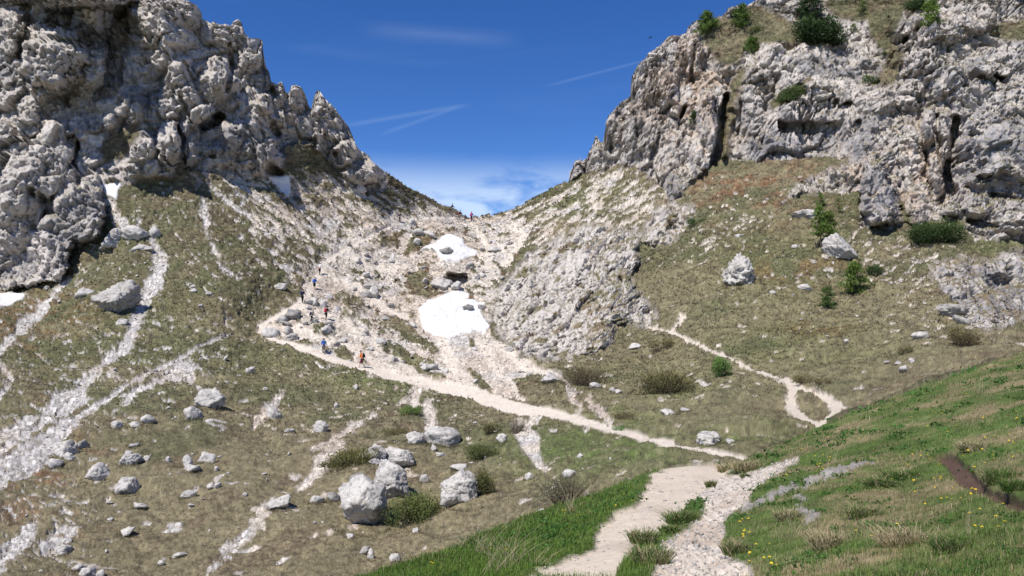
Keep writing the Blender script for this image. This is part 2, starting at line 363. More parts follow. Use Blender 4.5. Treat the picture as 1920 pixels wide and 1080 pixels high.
TURF_ISLANDS = [ # grassy cushions inside the stone zone
 [(718,588),(760,605),(800,640),(822,655),(815,662),(770,640),(735,620)],[(712,645),(745,650),(800,685),(840,715),(815,712),(760,685),(720,660)],
 [(760,430),(745,455),(705,455),(735,440)],[(780,430),(815,440),(800,470),(760,475),(770,450)],[(875,690),(905,712),(930,740),(995,752),(985,768),(930,755),(895,730)],
 [(965,712),(990,702),(1035,712),(1065,728),(1060,778),(1020,765),(975,740)],[(590,610),(615,615),(618,635),(590,625)],[(622,655),(640,648),(662,660),(660,672),(640,672)],
 [(555,635),(580,640),(588,648),(560,648)],[(760,520),(800,510),(830,540),(800,560),(770,550)],[(870,540),(890,548),(885,560)],[(640,565),(665,555),(690,575),(650,582)],
 [(1085,768),(1110,775),(1140,795),(1125,800),(1090,785)],[(1500,745),(1525,742),(1540,755),(1530,775),(1510,778),(1500,762)],
 [(930,590),(915,610),(930,640),(950,640)],[(880,640),(890,650),(880,655)],
]
# relief of the cliffs: domes (cx, cy, rx, ry, turn, metres), clefts ((px,py,halfwidth)..., metres)
DOMES = [
 (52,490,82,72,0,4.2),(30,520,45,40,0,3.8),(95,450,38,48,0,4.4),(147,400,50,66,6,4.6),(178,425,24,40,0,3.6),(35,410,46,44,0,3.0),(78,318,48,56,10,3.8),(40,345,42,60,8,3.6),
 (58,232,21,30,0,3.4),(101,262,27,38,0,3.8),(113,293,26,24,0,3.2),(130,240,20,16,0,2.2),(33,275,20,18,0,2.8),(6,255,24,34,0,2.8),(62,280,22,18,0,2.2),(126,335,22,24,0,3.0),(166,345,24,32,-15,3.0),(150,240,15,28,-20,1.8),
 (200,232,18,20,0,2.6),(176,235,14,16,0,1.4),(250,200,30,40,-15,2.4),(265,282,26,42,12,3.6),(315,268,30,62,-8,4.4),(285,318,18,20,0,1.8),(250,322,26,16,0,1.6),(230,210,20,18,0,1.8),
 (105,115,80,78,-8,9.0),(45,130,60,50,0,3.2),(60,185,50,40,-20,2.6),(15,50,40,40,0,5.0),(15,85,26,30,0,4.4),(172,120,30,60,0,5.5),(110,-18,140,40,8,14.0),(175,30,50,45,30,6.0),
 (300,40,58,60,-25,6.0),(345,15,40,50,-20,4.0),(330,75,42,26,-20,4.0),(260,120,32,40,0,2.2),(300,110,45,40,-20,3.0),
 (330,140,34,46,10,3.8),(310,195,36,40,0,3.2),(355,180,26,50,-15,3.8),(372,212,28,34,-10,4.6),(415,145,34,46,-20,4.6),(385,150,26,34,0,3.0),(340,238,22,22,0,1.6),(395,175,22,22,0,3.0),
 (470,100,26,40,0,2.4),(462,65,30,22,0,1.8),(478,110,18,20,0,2.8),(440,60,12,18,0,1.0),(445,190,24,22,0,1.8),(488,205,26,18,12,3.4),(495,188,18,14,0,2.0),(460,255,56,60,-12,3.4),(498,285,26,48,0,4.0),(420,290,40,30,-20,1.8),
 (520,180,14,30,0,1.4),(555,185,16,30,0,2.0),(600,205,26,36,-8,2.4),(545,225,20,40,0,1.6),(575,225,18,24,0,1.2),(625,240,34,36,-20,2.4),(600,265,34,30,-20,2.0),(650,285,34,32,-25,3.4),(690,325,36,30,-20,3.0),(660,320,24,26,0,2.2),(640,255,18,18,0,2.2),
 (1225,150,52,80,-10,5.0),(1265,110,36,56,0,3.6),(1295,110,26,60,0,3.4),(1200,240,54,60,-15,4.0),(1330,240,26,90,-10,5.5),(1312,300,20,50,-14,4.0),(1285,180,36,40,-10,2.2),(1265,250,34,60,-20,2.8),(1150,240,24,40,0,3.0),(1115,285,14,24,0,1.8),(1080,322,14,22,0,1.6),
 (1262,345,20,36,-8,3.0),(1355,290,12,44,-14,3.0),(1400,190,32,60,-8,3.0),(1365,110,26,40,-20,2.6),(1340,95,20,30,0,1.4),(1420,140,30,40,-8,2.8),(1445,110,26,30,0,2.0),(1480,140,40,40,0,2.2),
 (1540,170,40,34,-20,3.4),(1500,205,40,30,-20,2.6),(1575,170,24,32,0,2.6),(1560,215,40,24,-10,3.4),(1600,230,24,26,0,2.8),(1640,190,48,40,0,4.6),(1620,240,40,60,0,3.0),(1560,90,30,24,0,1.2),(1600,110,40,30,0,1.6),
 (1700,50,36,34,0,4.0),(1745,60,40,40,-20,4.4),(1720,110,60,46,0,4.0),(1780,50,36,40,0,3.4),(1830,30,50,50,0,4.0),(1690,170,56,46,0,3.2),(1770,150,46,40,0,3.6),(1845,130,40,32,0,4.6),(1890,120,40,36,0,4.2),(1820,190,40,44,0,3.0),
 (1655,290,28,14,0,2.0),(1645,335,32,52,0,6.4),(1655,385,44,56,-8,6.0),(1700,300,30,80,0,2.6),(1720,380,32,44,0,3.0),(1740,240,17,44,0,3.4),(1770,235,20,44,0,3.8),(1772,285,12,40,0,3.6),(1755,320,14,50,0,3.0),(1785,390,28,26,0,2.6),
 (1865,270,72,104,0,5.6),(1920,250,80,150,0,5.0),(1835,385,34,36,0,3.8),(1900,400,60,46,0,3.2),(1550,325,60,34,-30,2.0),(1595,260,20,40,20,1.6),
 (1160,530,60,130,24,4.2),(1090,610,62,80,24,3.0),(1000,590,80,70,-20,3.0),(1060,500,90,60,-30,3.0),
 (1255,400,26,24,0,2.4),(1238,440,26,24,-10,2.6),(1290,398,16,16,0,1.2),(1160,520,34,42,-30,2.4),(1145,560,22,24,0,1.6),(1110,600,34,50,-30,2.0),(1075,640,34,34,0,1.8),(1120,640,24,30,0,1.6),(985,600,40,34,-20,1.8),(1000,560,44,40,0,1.6),(1060,560,40,50,-30,1.6),(1090,490,60,40,-25,1.8),(970,575,26,20,-20,2.2),(1190,590,34,16,10,1.2),
 (1790,500,36,20,0,1.6),(1870,500,46,30,0,2.2),(1850,580,40,36,0,2.2),(1790,540,36,26,0,1.4),(1900,560,40,34,0,2.0),(1780,590,28,20,0,2.0),
]
CLEFTS = [
 ([(214,80,16),(216,130,20),(205,172,14)],3.5),([(1470,240,30),(1555,238,36)],2.6),
 ([(1362,180,5),(1356,230,6),(1352,260,9),(1345,290,9),(1335,318,5)],5.0),([(1303,85,3),(1300,110,4),(1296,150,2)],2.5),([(1228,135,3),(1224,170,2)],1.6),([(1285,200,3),(1272,240,4)],1.8),([(1236,250,3),(1228,280,5),(1222,300,3)],2.0),
 ([(1158,214,5),(1165,225,7)],2.2),([(1144,255,3),(1148,285,5)],1.8),([(1460,140,4),(1452,165,6)],2.0),([(1390,190,3),(1388,230,3),(1384,250,2)],1.8),([(1568,188,4),(1556,210,6)],2.0),
 ([(1590,196,9),(1575,203,6)],3.0),([(1612,228,7),(1604,236,5)],2.8),([(1758,215,3),(1760,260,3),(1764,300,3)],3.0),([(1795,215,4),(1790,250,8),(1785,272,8)],4.5),([(1778,300,5),(1778,335,7),(1785,360,10),(1765,380,8)],4.5),([(1726,205,5),(1724,225,4)],2.4),
 ([(1735,290,5),(1740,310,3)],2.0),([(1745,340,3),(1748,370,3)],1.8),([(1810,358,3),(1860,365,4),(1920,372,3)],1.4),([(1700,330,3),(1690,345,3)],1.4),([(1840,333,7),(1855,333,7)],1.4),([(1815,418,5),(1870,424,3)],1.8),
 ([(1630,420,2),(1612,390,3),(1610,360,3)],1.6),([(1690,395,3),(1672,360,4),(1660,330,2)],1.4),([(1870,140,5),(1880,143,4)],2.4),([(1700,72,4),(1695,80,4)],1.8),
 ([(220,15,14),(228,45,16),(220,60,10)],4.0),([(225,70,10),(232,95,8)],2.6),([(205,170,16),(185,180,12)],2.6),([(380,235,10),(400,225,12),(412,215,8)],4.0),([(335,290,6),(342,262,5),(330,235,4)],3.0),([(425,165,5),(436,120,5),(430,85,3)],3.0),
 ([(513,235,6),(520,250,7)],2.6),([(505,315,10),(520,325,8)],3.0),([(508,165,4),(515,178,4)],2.0),([(145,345,6),(140,310,4),(148,270,3)],2.4),([(75,370,10),(60,360,8)],1.6),([(15,545,3),(100,528,4),(128,505,3)],1.5),([(140,462,3),(185,450,3)],1.5),
 ([(630,288,6),(636,300,6)],2.6),([(690,352,10),(705,350,8)],2.6),([(1148,515,9),(1160,530,8)],1.8),([(1238,442,5),(1246,446,5)],1.2),([(1772,598,12),(1785,604,10)],3.2),([(846,521,9),(868,523,10)],5.0),
]
WARM = [(1700,330,70,90),(1590,330,40,50),(1740,280,40,80),(1300,150,120,140),(520,215,30,24),(1848,600,14,30)]     # ochre-stained rock
BLUE = [(1500,255,70,50),(1870,290,90,120),(1650,370,40,60),(1850,540,90,80),(1430,270,40,40)]                       # grey water-washed rock

def build_grid():
    fine = np.arange(-22, 1942.1, 1.9)
    px = np.r_[np.linspace(-500, -22, 34)[:-1], fine, np.linspace(1942, 2420, 34)[1:]]
    nc = len(px)
    br = np.interp(px, brx, bry); sk = np.interp(px, skx, sky_)
    # near layer, from below the frame up to the brow
    lo = np.minimum(np.maximum(br + 2, 1150), 2100)
    t1 = np.linspace(0, 1, 16)[None] ** 0.8
    A = 2200 + (lo[:, None] - 2200) * t1
    t2 = np.linspace(0, 1, 226)[None, 1:]
    B = lo[:, None] + (br[:, None] - lo[:, None]) * t2
    P0 = np.c_[A, B]
    Y0 = D0(px[:, None] + 0 * P0, P0)
    # hidden dip behind the brow
    Yb = Y0[:, -1:]; Yn = D1(px, br)[:, None]
    tg = np.linspace(0, 1, 9)[None, 1:-1]
    Pg = br[:, None] + 30 * np.sin(np.pi * tg) ** 0.8
    Yg = Yb + (Yn - Yb) * tg
    # far layer, up to the skyline
    top = np.maximum(sk, -16); bot = np.minimum(br, 1096)
    C = br[:, None] + (bot - br)[:, None] * np.linspace(0, 1, 9)[None, :-1]
    # rows follow a smoothed skyline and only the last ones its teeth
    sm = np.array([top[np.abs(px - q) < 45].max() for q in px]) + 26
    kx = np.exp(-(np.arange(-60, 61) / 28.) ** 2); kx /= kx.sum()
    sm = np.convolve(np.pad(sm, 60, mode='edge'), kx, 'valid')
    sm = np.minimum(np.maximum(sm, top + 6), bot - 20)
    g1 = np.linspace(0, 1, 470)[None]; g2 = np.linspace(0, 1, 91)[None, 1:]
    Dm = np.c_[bot[:, None] + (sm - bot)[:, None] * g1, sm[:, None] + (top - sm)[:, None] * g2]
    E = top[:, None] + (sk - top)[:, None] * np.linspace(0, 1, 9)[None, 1:]
    P1 = np.c_[C, Dm, E]
    Y1 = D1(px[:, None] + 0 * P1, P1)
    # back of the crest
    back = np.array([0.8, 2., 4., 8., 16., 34., 70., 140.])[None]
    Ye = Y1[:, -1:] + back
    zt = CZ + Y1[:, -1:] * (HOR - sk[:, None]) / F
    ze = zt - np.minimum(back * 0.55, 60) - 0.12
    Pe = HOR - F * (ze - CZ) / Ye
    PY = np.c_[P0, Pg, P1, Pe]; Y = np.c_[Y0, Yg, Y1, Ye]
    PX = np.repeat(px[:, None], PY.shape[1], 1)
    layer = np.r_[np.zeros(P0.shape[1]), np.full(Pg.shape[1], 1), np.full(P1.shape[1], 2), np.full(Pe.shape[1], 3)].astype(np.int8)
    return PX, PY, Y, layer
PX, PY, YB, LAYER = build_grid()
NC, NR = PX.shape
print('grid', NC, NR, NC * NR, 't', time.time() - T0)
P = world_xyz(PX, PY, YB).astype(np.float32)
def normals(P):
    a = np.empty_like(P); b = np.empty_like(P)
    a[1:-1] = P[2:] - P[:-2]; a[0] = P[1] - P[0]; a[-1] = P[-1] - P[-2]
    b[:, 1:-1] = P[:, 2:] - P[:, :-2]; b[:, 0] = P[:, 1] - P[:, 0]; b[:, -1] = P[:, -1] - P[:, -2]
    n = np.cross(a, b)
    return n / (np.linalg.norm(n, axis=-1, keepdims=True) + 1e-9)
N0 = normals(P)
fl = lambda a: np.ascontiguousarray(a.reshape(-1))
px, py = fl(PX).astype(np.float32), fl(PY).astype(np.float32)
lay = np.tile(LAYER, NC)
far = lay >= 2
X0, Yw, Z0 = [fl(P[..., i]).astype(np.float32) for i in range(3)]
near_s = np.clip(Yw / 90., 0.02, 1.6)
# ragged boundaries: positions read through noise
n1 = fbm(X0 / 2.2, Yw / 2.2, Z0 / 2.2, 4, 0.6, 1); n2 = fbm(X0 / 2.2, Yw / 2.2, Z0 / 2.2, 4, 0.6, 2)
wx, wy = px + 7 * n1, py + 6 * n2
nf = fbm(px / 9, py / 9, Yw / 40, 3, 0.6, 3)                       # edge noise, finer
nff = fbm(px / 3.5, py / 3.5, Yw / 40, 2, 0.6, 5)
nearpx = fbm(X0 / .5, Yw / .5, Z0 / .5, 4, 0.6, 4)
print('warp t', time.time() - T0)
def soft(poly, feather=6, x=None, y=None):
    s = sd_poly(poly, wx if x is None else x, wy if y is None else y, margin=feather + 20)
    return sstep(-feather, feather, s + 4 * nf)
Z = np.zeros(px.shape, np.float32)
rockL = np.where(far, soft(ROCK_L, 4), Z); rockR = np.where(far, soft(ROCK_R, 4), Z)
outc = np.where(far, np.maximum(np.maximum(soft(OUT_C, 7), soft(OUT_T, 4)), soft(OUT_B, 6)), Z)
gin = Z.copy()
for g in GRASS_IN_ROCK: gin = np.maximum(gin, soft(g, 6))
gin = np.where(far, gin, Z)
NB = N0.reshape(-1, 3)
rock_sculpt = np.maximum(np.maximum(rockL, rockR), outc)
# sculpted relief, along the line of depth, in metres
dome = Z.copy()
for (cx, cy, rx, ry, rot, h) in DOMES:
    m = far & (np.abs(px - cx) < max(rx, ry) * 1.5) & (np.abs(py - cy) < max(rx, ry) * 1.5)
    c, s = math.cos(math.radians(rot)), math.sin(math.radians(rot))
    amp = min(rx, ry) * 0.24; rt = math.sin(cx * 12.9 + cy * 4.7)
    x_ = px[m] + n1[m] * amp - cx; y_ = py[m] + n2[m] * amp - cy
    u = (x_ * c + y_ * s) / rx; v = (-x_ * s + y_ * c) / ry
    d = np.abs(u) ** 2.4 + np.abs(v) ** 2.4
    if not (cx < 195 and cy > 205):                        # broken blocks rather than rounded towers
        d = np.maximum(np.abs(u) * .92 + np.abs(v) * .30, np.abs(v) * .95 + np.abs(u) * .22 + .12 * np.abs(u + .6 * v))
        dome[m] = np.maximum(dome[m], h * np.clip(1.75 * (1 - d), 0, 1) * (1 + .34 * rt * u - .26 * v) * .92)
        continue
    dome[m] = np.maximum(dome[m], h * np.minimum(1, 1.35 * np.sqrt(np.clip(1 - d, 0, 1))) * (1 + .28 * rt * u - .22 * v) * .92)
cleft = Z.copy()
for pts, h in CLEFTS:
    s = sd_line(pts, px + 3.0 * n1, py + 3.0 * n2, 12)
    cleft = np.maximum(cleft, np.where(far, h * sstep(-3.0, 2.0, s), 0))
outside = np.clip(rock_sculpt, 0, 1)
off = dome * 1.2 * outside - cleft * np.clip(rock_sculpt + .4 + .6 * (np.abs(px - 858) < 40) * (np.abs(py - 522) < 25), 0, 1)
Ynew = Yw - off
P1v = world_xyz(px, py, Ynew).astype(np.float32)
P = P1v.reshape(NC, NR, 3)
Nn = normals(P).reshape(-1, 3)
Xw, Yw, Zw = P1v[:, 0].copy(), P1v[:, 1].copy(), P1v[:, 2].copy()
print('sculpt t', time.time() - T0)
# --- rock noise relief
disp = Z.copy()
tone = Z.copy()                 # variation of rock colour
def rock_relief(mask, sx, sy, sz, shear, amps, seed):
    idx = np.nonzero(mask > 0.02)[0]
    x, y, z = Xw[idx], Yw[idx], Zw[idx]
    q1 = fbm(x / 6, y / 6, z / 6, 3, .5, seed); q2 = fbm(x / 6, y / 6, z / 6, 3, .5, seed + 1)
    if seed == 15.0:                                       # the spur is ribbed along its fall line
        t_ = (x * -.28 + y * -.88 + z * -.37) * .68
        x = x + .28 * t_; y = y + .88 * t_; z = z + .37 * t_
    x = x + shear * z + 1.0 * q1; z = z + 0.9 * q2; y = y + 0.8 * q1
    d = np.zeros(len(idx), np.float32); tn = np.zeros(len(idx), np.float32)
    rgh = .30 + .70 * sstep(-.25, .4, fbm(x / 7, y / 7, z / 7, 3, .5, seed + 21)) if seed < 12 else 1.
    for sc, am, rd, kz in amps:
        if sc < 2: am = am * rgh
        t, e, cid, f1 = blocks(x * sx / sc + seed, y * sy / sc, z * kz / sc)
        d += am * (1.5 * (1 - rd) * t + rd * (0.9 - 1.5 * f1) + 0.65 * (cid - .5) - 0.45 * (1 - sstep(0, .16, e)))
        tn += (cid - .5) * am
    r = fbm(x * sx / 2.6, y * sy / 2.6, z * sz / 2.6, 4, 0.55, seed + 3)
    d -= 0.6 * np.exp(-(r / 0.06) ** 2)
    r = fbm(x * sx / 0.9, y * sy / 0.9, z * sz / 0.9, 3, 0.6, seed + 4)
    d -= 0.25 * np.exp(-(r / 0.10) ** 2)
    bed = fbm((x + .5 * y) / 5, (y - .5 * x) / 5, (z + .35 * x) / .8, 3, .6, seed + 7) if seed < 9 else fbm((x + .18 * z) / .9, y / 2.2, z / 8., 3, .6, seed + 7)
    d += (0.42 if seed < 9 else .75) * bed
    d += 0.30 * rgh * (0.3 - np.abs(fbm(x * sx / 1.6, y * sy / 1.6, z * sz / 1.6, 5, 0.62, seed + 6)))
    d += 0.14 * rgh * fbm(x / .45, y / .45, z / .45, 3, 0.7, seed + 5)
    if seed < 12:
        gate = sstep(-.15, .35, fbm(x / 7, y / 7, z / 7, 2, .5, seed + 11))
        for (nx, ny, nz_, sp, am, w_) in (((.86, .2, .47, 3.6, .75, .055), (.75, -.4, .52, 1.7, .30, .07), (-.25, .3, .92, 2.6, .45, .06)) if seed < 9 else ((.93, .3, -.18, 3.4, 1.15, .05), (.90, -.35, -.25, 1.6, .5, .07), (.30, .2, .93, 3.8, .40, .05))):
            s_ = (x * nx + y * ny + z * nz_ + 1.1 * q1) / sp
            fr = np.abs(s_ - np.round(s_)); step = (_ID[(np.floor(s_ + .5).astype(np.int32) * 7 + int(seed * 13)) & 1023] - .5)
            d += -am * np.exp(-(fr / w_) ** 2) * gate + am * .8 * step
    d *= 1 - .6 * np.exp(-(((px[idx] - 1650) / 42) ** 2 + ((py[idx] - 370) / 62) ** 2)) - .45 * np.exp(-(((px[idx] - 1870) / 70) ** 2 + ((py[idx] - 290) / 100) ** 2))
    disp[idx] += d * mask[idx]; tone[idx] += tn * 0.5
rock_relief(rockL * (1 - gin), 1, 1, 1.05, -0.15, [(7.0, 1.5, .0, .9), (3.0, 0.62, .05, 1.0), (1.2, 0.24, .0, 1.3), (.55, .10, .2, 1.2)], 3.0)
rock_relief(rockR * (1 - gin), 1.15, 1.0, 0.8, 0.12, [(6.5, 1.3, .0, .42), (2.6, 0.50, .0, .55), (1.1, 0.22, .0, .8), (.5, .11, .2, 1.2)], 9.0)
rock_relief(outc, 1.1, 1, 0.9, 0.2, [(4.5, 0.75, .1, .6), (1.8, 0.34, .1, .8), (0.8, .18, .2, 1), (.4, .09, .2, 1)], 15.0)
print('rock t', time.time() - T0)
# --- ground cover
path = Z.copy()
pm = sd_line(PATH_MAIN, px + 2.0 * n1, py + 1.5 * n2)
path = np.maximum(path, np.where(far, sstep(-2.0, 1.8, pm + 1.6 * nf), 0))
pr = np.maximum(np.maximum(sd_line([(q[0], q[1], q[2] * .8) for q in PATH_R], px + 2 * n1, py + 1.5 * n2), sd_line(PATH_R2, px + 3 * n1, py + 2 * n2)), sd_line(SPUR, px + 2 * n1, py + 2 * n2))
pathr = np.where(far, sstep(-2.5, 1.5, pr * .9 - 1 + 3.0 * nf + 3. * nff), 0)
lp = np.where(far, sstep(-2.5, 1.5, sd_line(LPATH, px + 3 * n1, py + 2 * n2) + 2.5 * nf), 0)
pw = np.where(lay <= 1, sstep(-5, 4, sd_poly(PATH_W, px + 4 * nearpx, py + 4 * nearpx) + 5 * nearpx), 0)
gn = np.where(lay <= 1, sstep(-7, 7, sd_poly(GRAVEL_N, px + 4 * nearpx, py + 4 * nearpx) + 9 * nearpx + 4 * nf), 0)
dirt = np.where(lay <= 1, sstep(-4, 4, sd_poly(DIRT, px + 3 * nearpx, py + 3 * nearpx) + 3 * nearpx), 0)
lines = Z.copy(); lines0 = Z.copy()
for L in SCREE_LINES:
    kw = .62 if L[0][0] < 470 else .85
    s = sd_line([(q[0], q[1], q[2] * kw) for q in L], px + 5 * n1, py + 4 * n2)
    v = sstep(-4, 3, s + 5 * nf + 4 * nff)
    if L[0][0] in (1640, 1500): lines0 = np.maximum(lines0, np.where(lay <= 1, v, 0))
    else: lines = np.maximum(lines, np.where(far, v, 0))
dens = Z.copy()
for poly, dn, fe in SCREE_ZONES:
    dens = np.maximum(dens, dn * sstep(-fe, fe, sd_poly(poly, wx, wy, fe + 20)))
isl = Z.copy()
for poly in TURF_ISLANDS: isl = np.maximum(isl, soft(poly, 3, px + 3 * n1, py + 2 * n2))
dens = np.where(far, dens * (1 - isl), 0)
# streaky pattern along the fall line: left of the pass it runs down to the right, right of it down to the left
wl_ = sstep(960, 840, px)
def streak(ang, la, lb, seed):
    c, s = math.cos(math.radians(ang)), math.sin(math.radians(ang))
    k = 90. / np.maximum(Yw, 20)
    u = (px * c + py * s); v = (-px * s + py * c)
    return fbm(u / la, v / lb, Yw / 30., 4, 0.6, seed)
stl = streak(33, 17, 4.5, 21); stc = streak(8, 13, 6, 22); str_ = streak(-30, 20, 4.5, 23)
cen = sstep(560, 640, px) * sstep(1000, 940, px) * sstep(395, 440, py)
st = np.where(px < 950, stl, str_); st = st * (1 - cen) + stc * cen
pat = 0.5 + 0.5 * np.clip(st * 1.15, -1, 1)
bare = sstep(-0.07, 0.07, dens - pat)
bare = np.where(dens < 0.02, 0, bare)
# loose specks of stone everywhere on the far slopes
spk = fbm(Xw / .8, Yw / .8, Zw / .8, 2, .5, 31)
zone = fbm(Xw / 9., Yw / 9., Zw / 9., 3, .5, 33)
speck = np.where(far, sstep(0.80, 0.92, spk + 0.26 * zone + 0.06 * (px < 560)), 0) * (py > 330)
scree = np.clip(np.maximum(np.maximum(bare, lines * (1 - isl)), np.maximum(speck * .9, np.maximum(lp, 0))), 0, 1)
scree = np.maximum(scree, lines0)
clean = Z.copy()
for L in [[(560,572,5),(600,592,6),(650,604,6),(700,640,5),(750,680,6),(800,722,8)],[(602,512,4),(670,540,5),(720,575,5),(760,600,4)],[(490,612,5),(560,618,6),(620,634,6),(680,662,6),(740,700,8)],[(830,640,10),(850,690,12),(880,738,10)],
          [(930,645,10),(985,685,10),(1040,706,6)],[(900,640,10),(930,690,6),(965,725,5),(985,752,5)],[(640,470,4),(690,500,5),(760,505,4)],[(880,415,5),(905,450,6),(920,500,7)],[(960,420,5),(985,440,5),(950,490,6)]]:
    clean = np.maximum(clean, np.where(far, sstep(-5, 3, sd_line(L, px + 5 * n1, py + 4 * n2) + 4 * nf + 3 * nff), 0))
clean *= (1 - isl)
scree = np.maximum(scree, clean)
snow_id = np.full(px.shape, -1, np.int16); snow = Z.copy()
for k, (lab, poly) in enumerate(SNOW.items()):
    s = sd_poly(poly, px + 2.5 * n1, py + 2 * n2)
    v = np.where(far, sstep(-1.5, 2.5, s + 1.0 * nf), 0)
    snow_id[v > 0.5] = k; snow = np.maximum(snow, v)
rk = np.maximum(np.maximum(rockL, rockR) * (1 - gin), outc)
# turf on the ledges of the cliffs
paths = np.clip(path + pathr + pw, 0, 1)
VIEW = -np.stack([P1v[:, 0], P1v[:, 1], P1v[:, 2] - CZ], -1); VIEW /= np.linalg.norm(VIEW, axis=-1, keepdims=True) + 1e-6
rkw = np.clip(np.maximum(np.maximum(rockL, rockR), outc), 0, 1)[:, None]
DIRN = NB * (1 - .78 * rkw) + np.array([0.0, -1.0, 0.0], np.float32) * (.30 * rkw) + VIEW * (.48 * rkw)
DIRN /= np.linalg.norm(DIRN, axis=-1, keepdims=True) + 1e-6
P2 = (P1v + DIRN * disp[:, None]).reshape(NC, NR, 3)
N2 = normals(P2).reshape(-1, 3)
n2z = N2[:, 2]
ledge = sstep(0.80, 0.93, n2z + 0.16 * fbm(Xw / 3, Yw / 3, Zw / 3, 3, .5, 41) + 0.05 * (px > 1100)) * rk * (1 - snow)
ledge *= np.where(px > 1100, 0.9, 0.55)
ledge_c = sstep(0.25, 0.5, fbm(Xw / 2, Yw / 2, Zw / 2, 4, .6, 43)) * outc * 0.9
turf_on_rock = np.maximum(ledge, ledge_c * (px < 1300))
rock = rk * (1 - turf_on_rock)
ground = np.clip(1 - rock, 0, 1)
turf = np.clip(1 - rock - np.maximum(np.maximum(scree * (1 - rk), paths), np.maximum(gn, dirt)) - snow, 0, 1)
# displacement of the ground
b1 = fbm(Xw / 3.2, Yw / 3.2, Zw / 3.2, 3, .5, 51)
b2 = fbm(Xw / .6, Yw / .6, Zw / .6, 3, .65, 52)
b3 = fbm(Xw / .16, Yw / .16, Zw / .16, 3, .6, 53)
gd = far * (0.34 * b1) + (lay <= 1) * 0.07 * b1
smoothm = 1 - 0.85 * np.clip(paths + snow, 0, 1)
disp += (1 - rk) * gd * smoothm * (1 - 0.6 * snow)
tk = np.clip(Yw / 95., .3, 1)
tuft = np.where(far, (0.20 * b2 + 0.06 * b3) * tk, 0.05 * b2 + 0.022 * b3)
terr = fbm(px / 8., py / 2.8, Yw / 25, 3, .6, 54)
disp += np.where(far, turf * .16 * tk * terr * sstep(55, 80, Yw), 0)
disp += turf * (tuft + np.where(far, (0.13 + .08 * (dens > .02)) * tk, 0.035))
stones = np.nonzero(((scree * (1 - rk) > .1) | (gn > .1) | (path > .1)) & (paths < .98) | (gn > .1))[0]
sc_ = np.where(far[stones], 0.55, 0.07)
f1, f2, cid = worley(Xw[stones] / sc_, Yw[stones] / sc_, Zw[stones] / sc_)
stone_d = (0.5 - f1) * (0.35 + cid) * sc_ * np.where(far[stones], .55, .32)
f1b, f2b, cidb = worley(Xw[stones] / sc_ * 2.6, Yw[stones] / sc_ * 2.6, Zw[stones] / sc_ * 2.6)
stone_d += (0.5 - f1b) * (0.3 + cidb) * sc_ * .22
sm = np.clip(scree * (1 - rk) + gn, 0, 1)[stones] * (1 - 0.75 * paths[stones]) * (1 - .6 * clean[stones])
disp[stones] += stone_d * sm
stone_tone = Z.copy(); stone_tone[stones] = (cid - .5) * sm + (cidb - .5) * .6 * sm
bedk = fbm(px / 40 + py / 22, (py - .35 * px) / 5., Yw / 3, 3, .6, 97)
disp += np.where(lay <= 1, gn * .05 * bedk + lines0 * (.06 + .06 * nearpx), 0)
disp += paths * (-0.05 * near_s + np.where(far, 0.03 * b3, 0.010 * b2 + 0.004 * b3)) + gn * (0.02 * b2) - dirt * 0.05
disp += snow * (0.25 + 0.34 * b1 + 0.06 * b2)
# crest: keep the back side tidy
disp = np.where(lay == 3, disp * 0.4, disp)
PF = (P1v + DIRN * disp[:, None]).astype(np.float32)
PG = PF.reshape(NC, NR, 3)
NF = normals(PG).reshape(-1, 3)
print('cover t', time.time() - T0)

# ------------------------------------------------------------ albedo of every point
def C(*v): return np.array(v, np.float32)
def mixc(a, b, t): return a + (b - a) * t[:, None]
m1 = fbm(Xw / 7, Yw / 7, Zw / 7, 4, .55, 61); m2 = fbm(Xw / 2.4, Yw / 2.4, Zw / 2.4, 4, .6, 62); m3 = fbm(Xw / .45, Yw / .45, Zw / .45, 3, .6, 63)
olive, tan, brown, rust, green, dark = C(.108, .101, .050), C(.192, .155, .088), C(.105, .074, .045), C(.175, .082, .040), C(.075, .115, .024), C(.062, .055, .030)
tv = np.repeat(olive[None], len(px), 0)
tan_f = sstep(-.35, .45, m1 + 0.75 * sstep(760, 960, py) * (px < 1000) + 0.35 * ((px > 1150) & (py > 520)) - 0.45 * (py < 560) * (px < 800))
tv = mixc(tv, tan, tan_f * .85)
tv = mixc(tv, brown, sstep(.0, .55, m2 + .30 * (py < 600) * (px < 900) + .1 * (py < 480) * (px > 1250)) * .65)
rz = np.zeros(len(px), np.float32)
for (cx, cy, rx, ry) in [(1480, 505, 110, 30), (1400, 350, 130, 60), (60, 600, 120, 60), (80, 900, 90, 120), (870, 500, 110, 90), (1540, 620, 60, 20)]:
    rz = np.maximum(rz, np.exp(-(((px - cx) / rx) ** 2 + ((py - cy) / ry) ** 2)))
tv = mixc(tv, rust, sstep(.0, .5, m2 + m3 * .3 + .1) * rz * .7)
gz = np.zeros(len(px), np.float32)
for (cx, cy, rx, ry, a) in [(700, 710, 110, 40, .6), (480, 690, 140, 60, .25), (1080, 850, 150, 60, .8), (1200, 850, 120, 50, .9), (1180, 790, 120, 40, .55), (1260, 745, 90, 25, .5), (1380, 820, 150, 50, .5), (1500, 650, 260, 70, .34), (1450, 520, 230, 110, .24), (1250, 720, 200, 60, .3), (250, 620, 300, 160, .22),
                            (1050, 370, 120, 40, .35), (210, 440, 60, 40, .35), (1640, 360, 60, 60, .3), (1860, 460, 60, 20, .35), (1230, 830, 80, 40, .5)]:
    gz = np.maximum(gz, a * np.exp(-(((px - cx) / rx) ** 2 + ((py - cy) / ry) ** 2)))
tv = mixc(tv, green, np.clip(gz * (0.75 + .6 * m2 + .3 * m3), 0, 1))
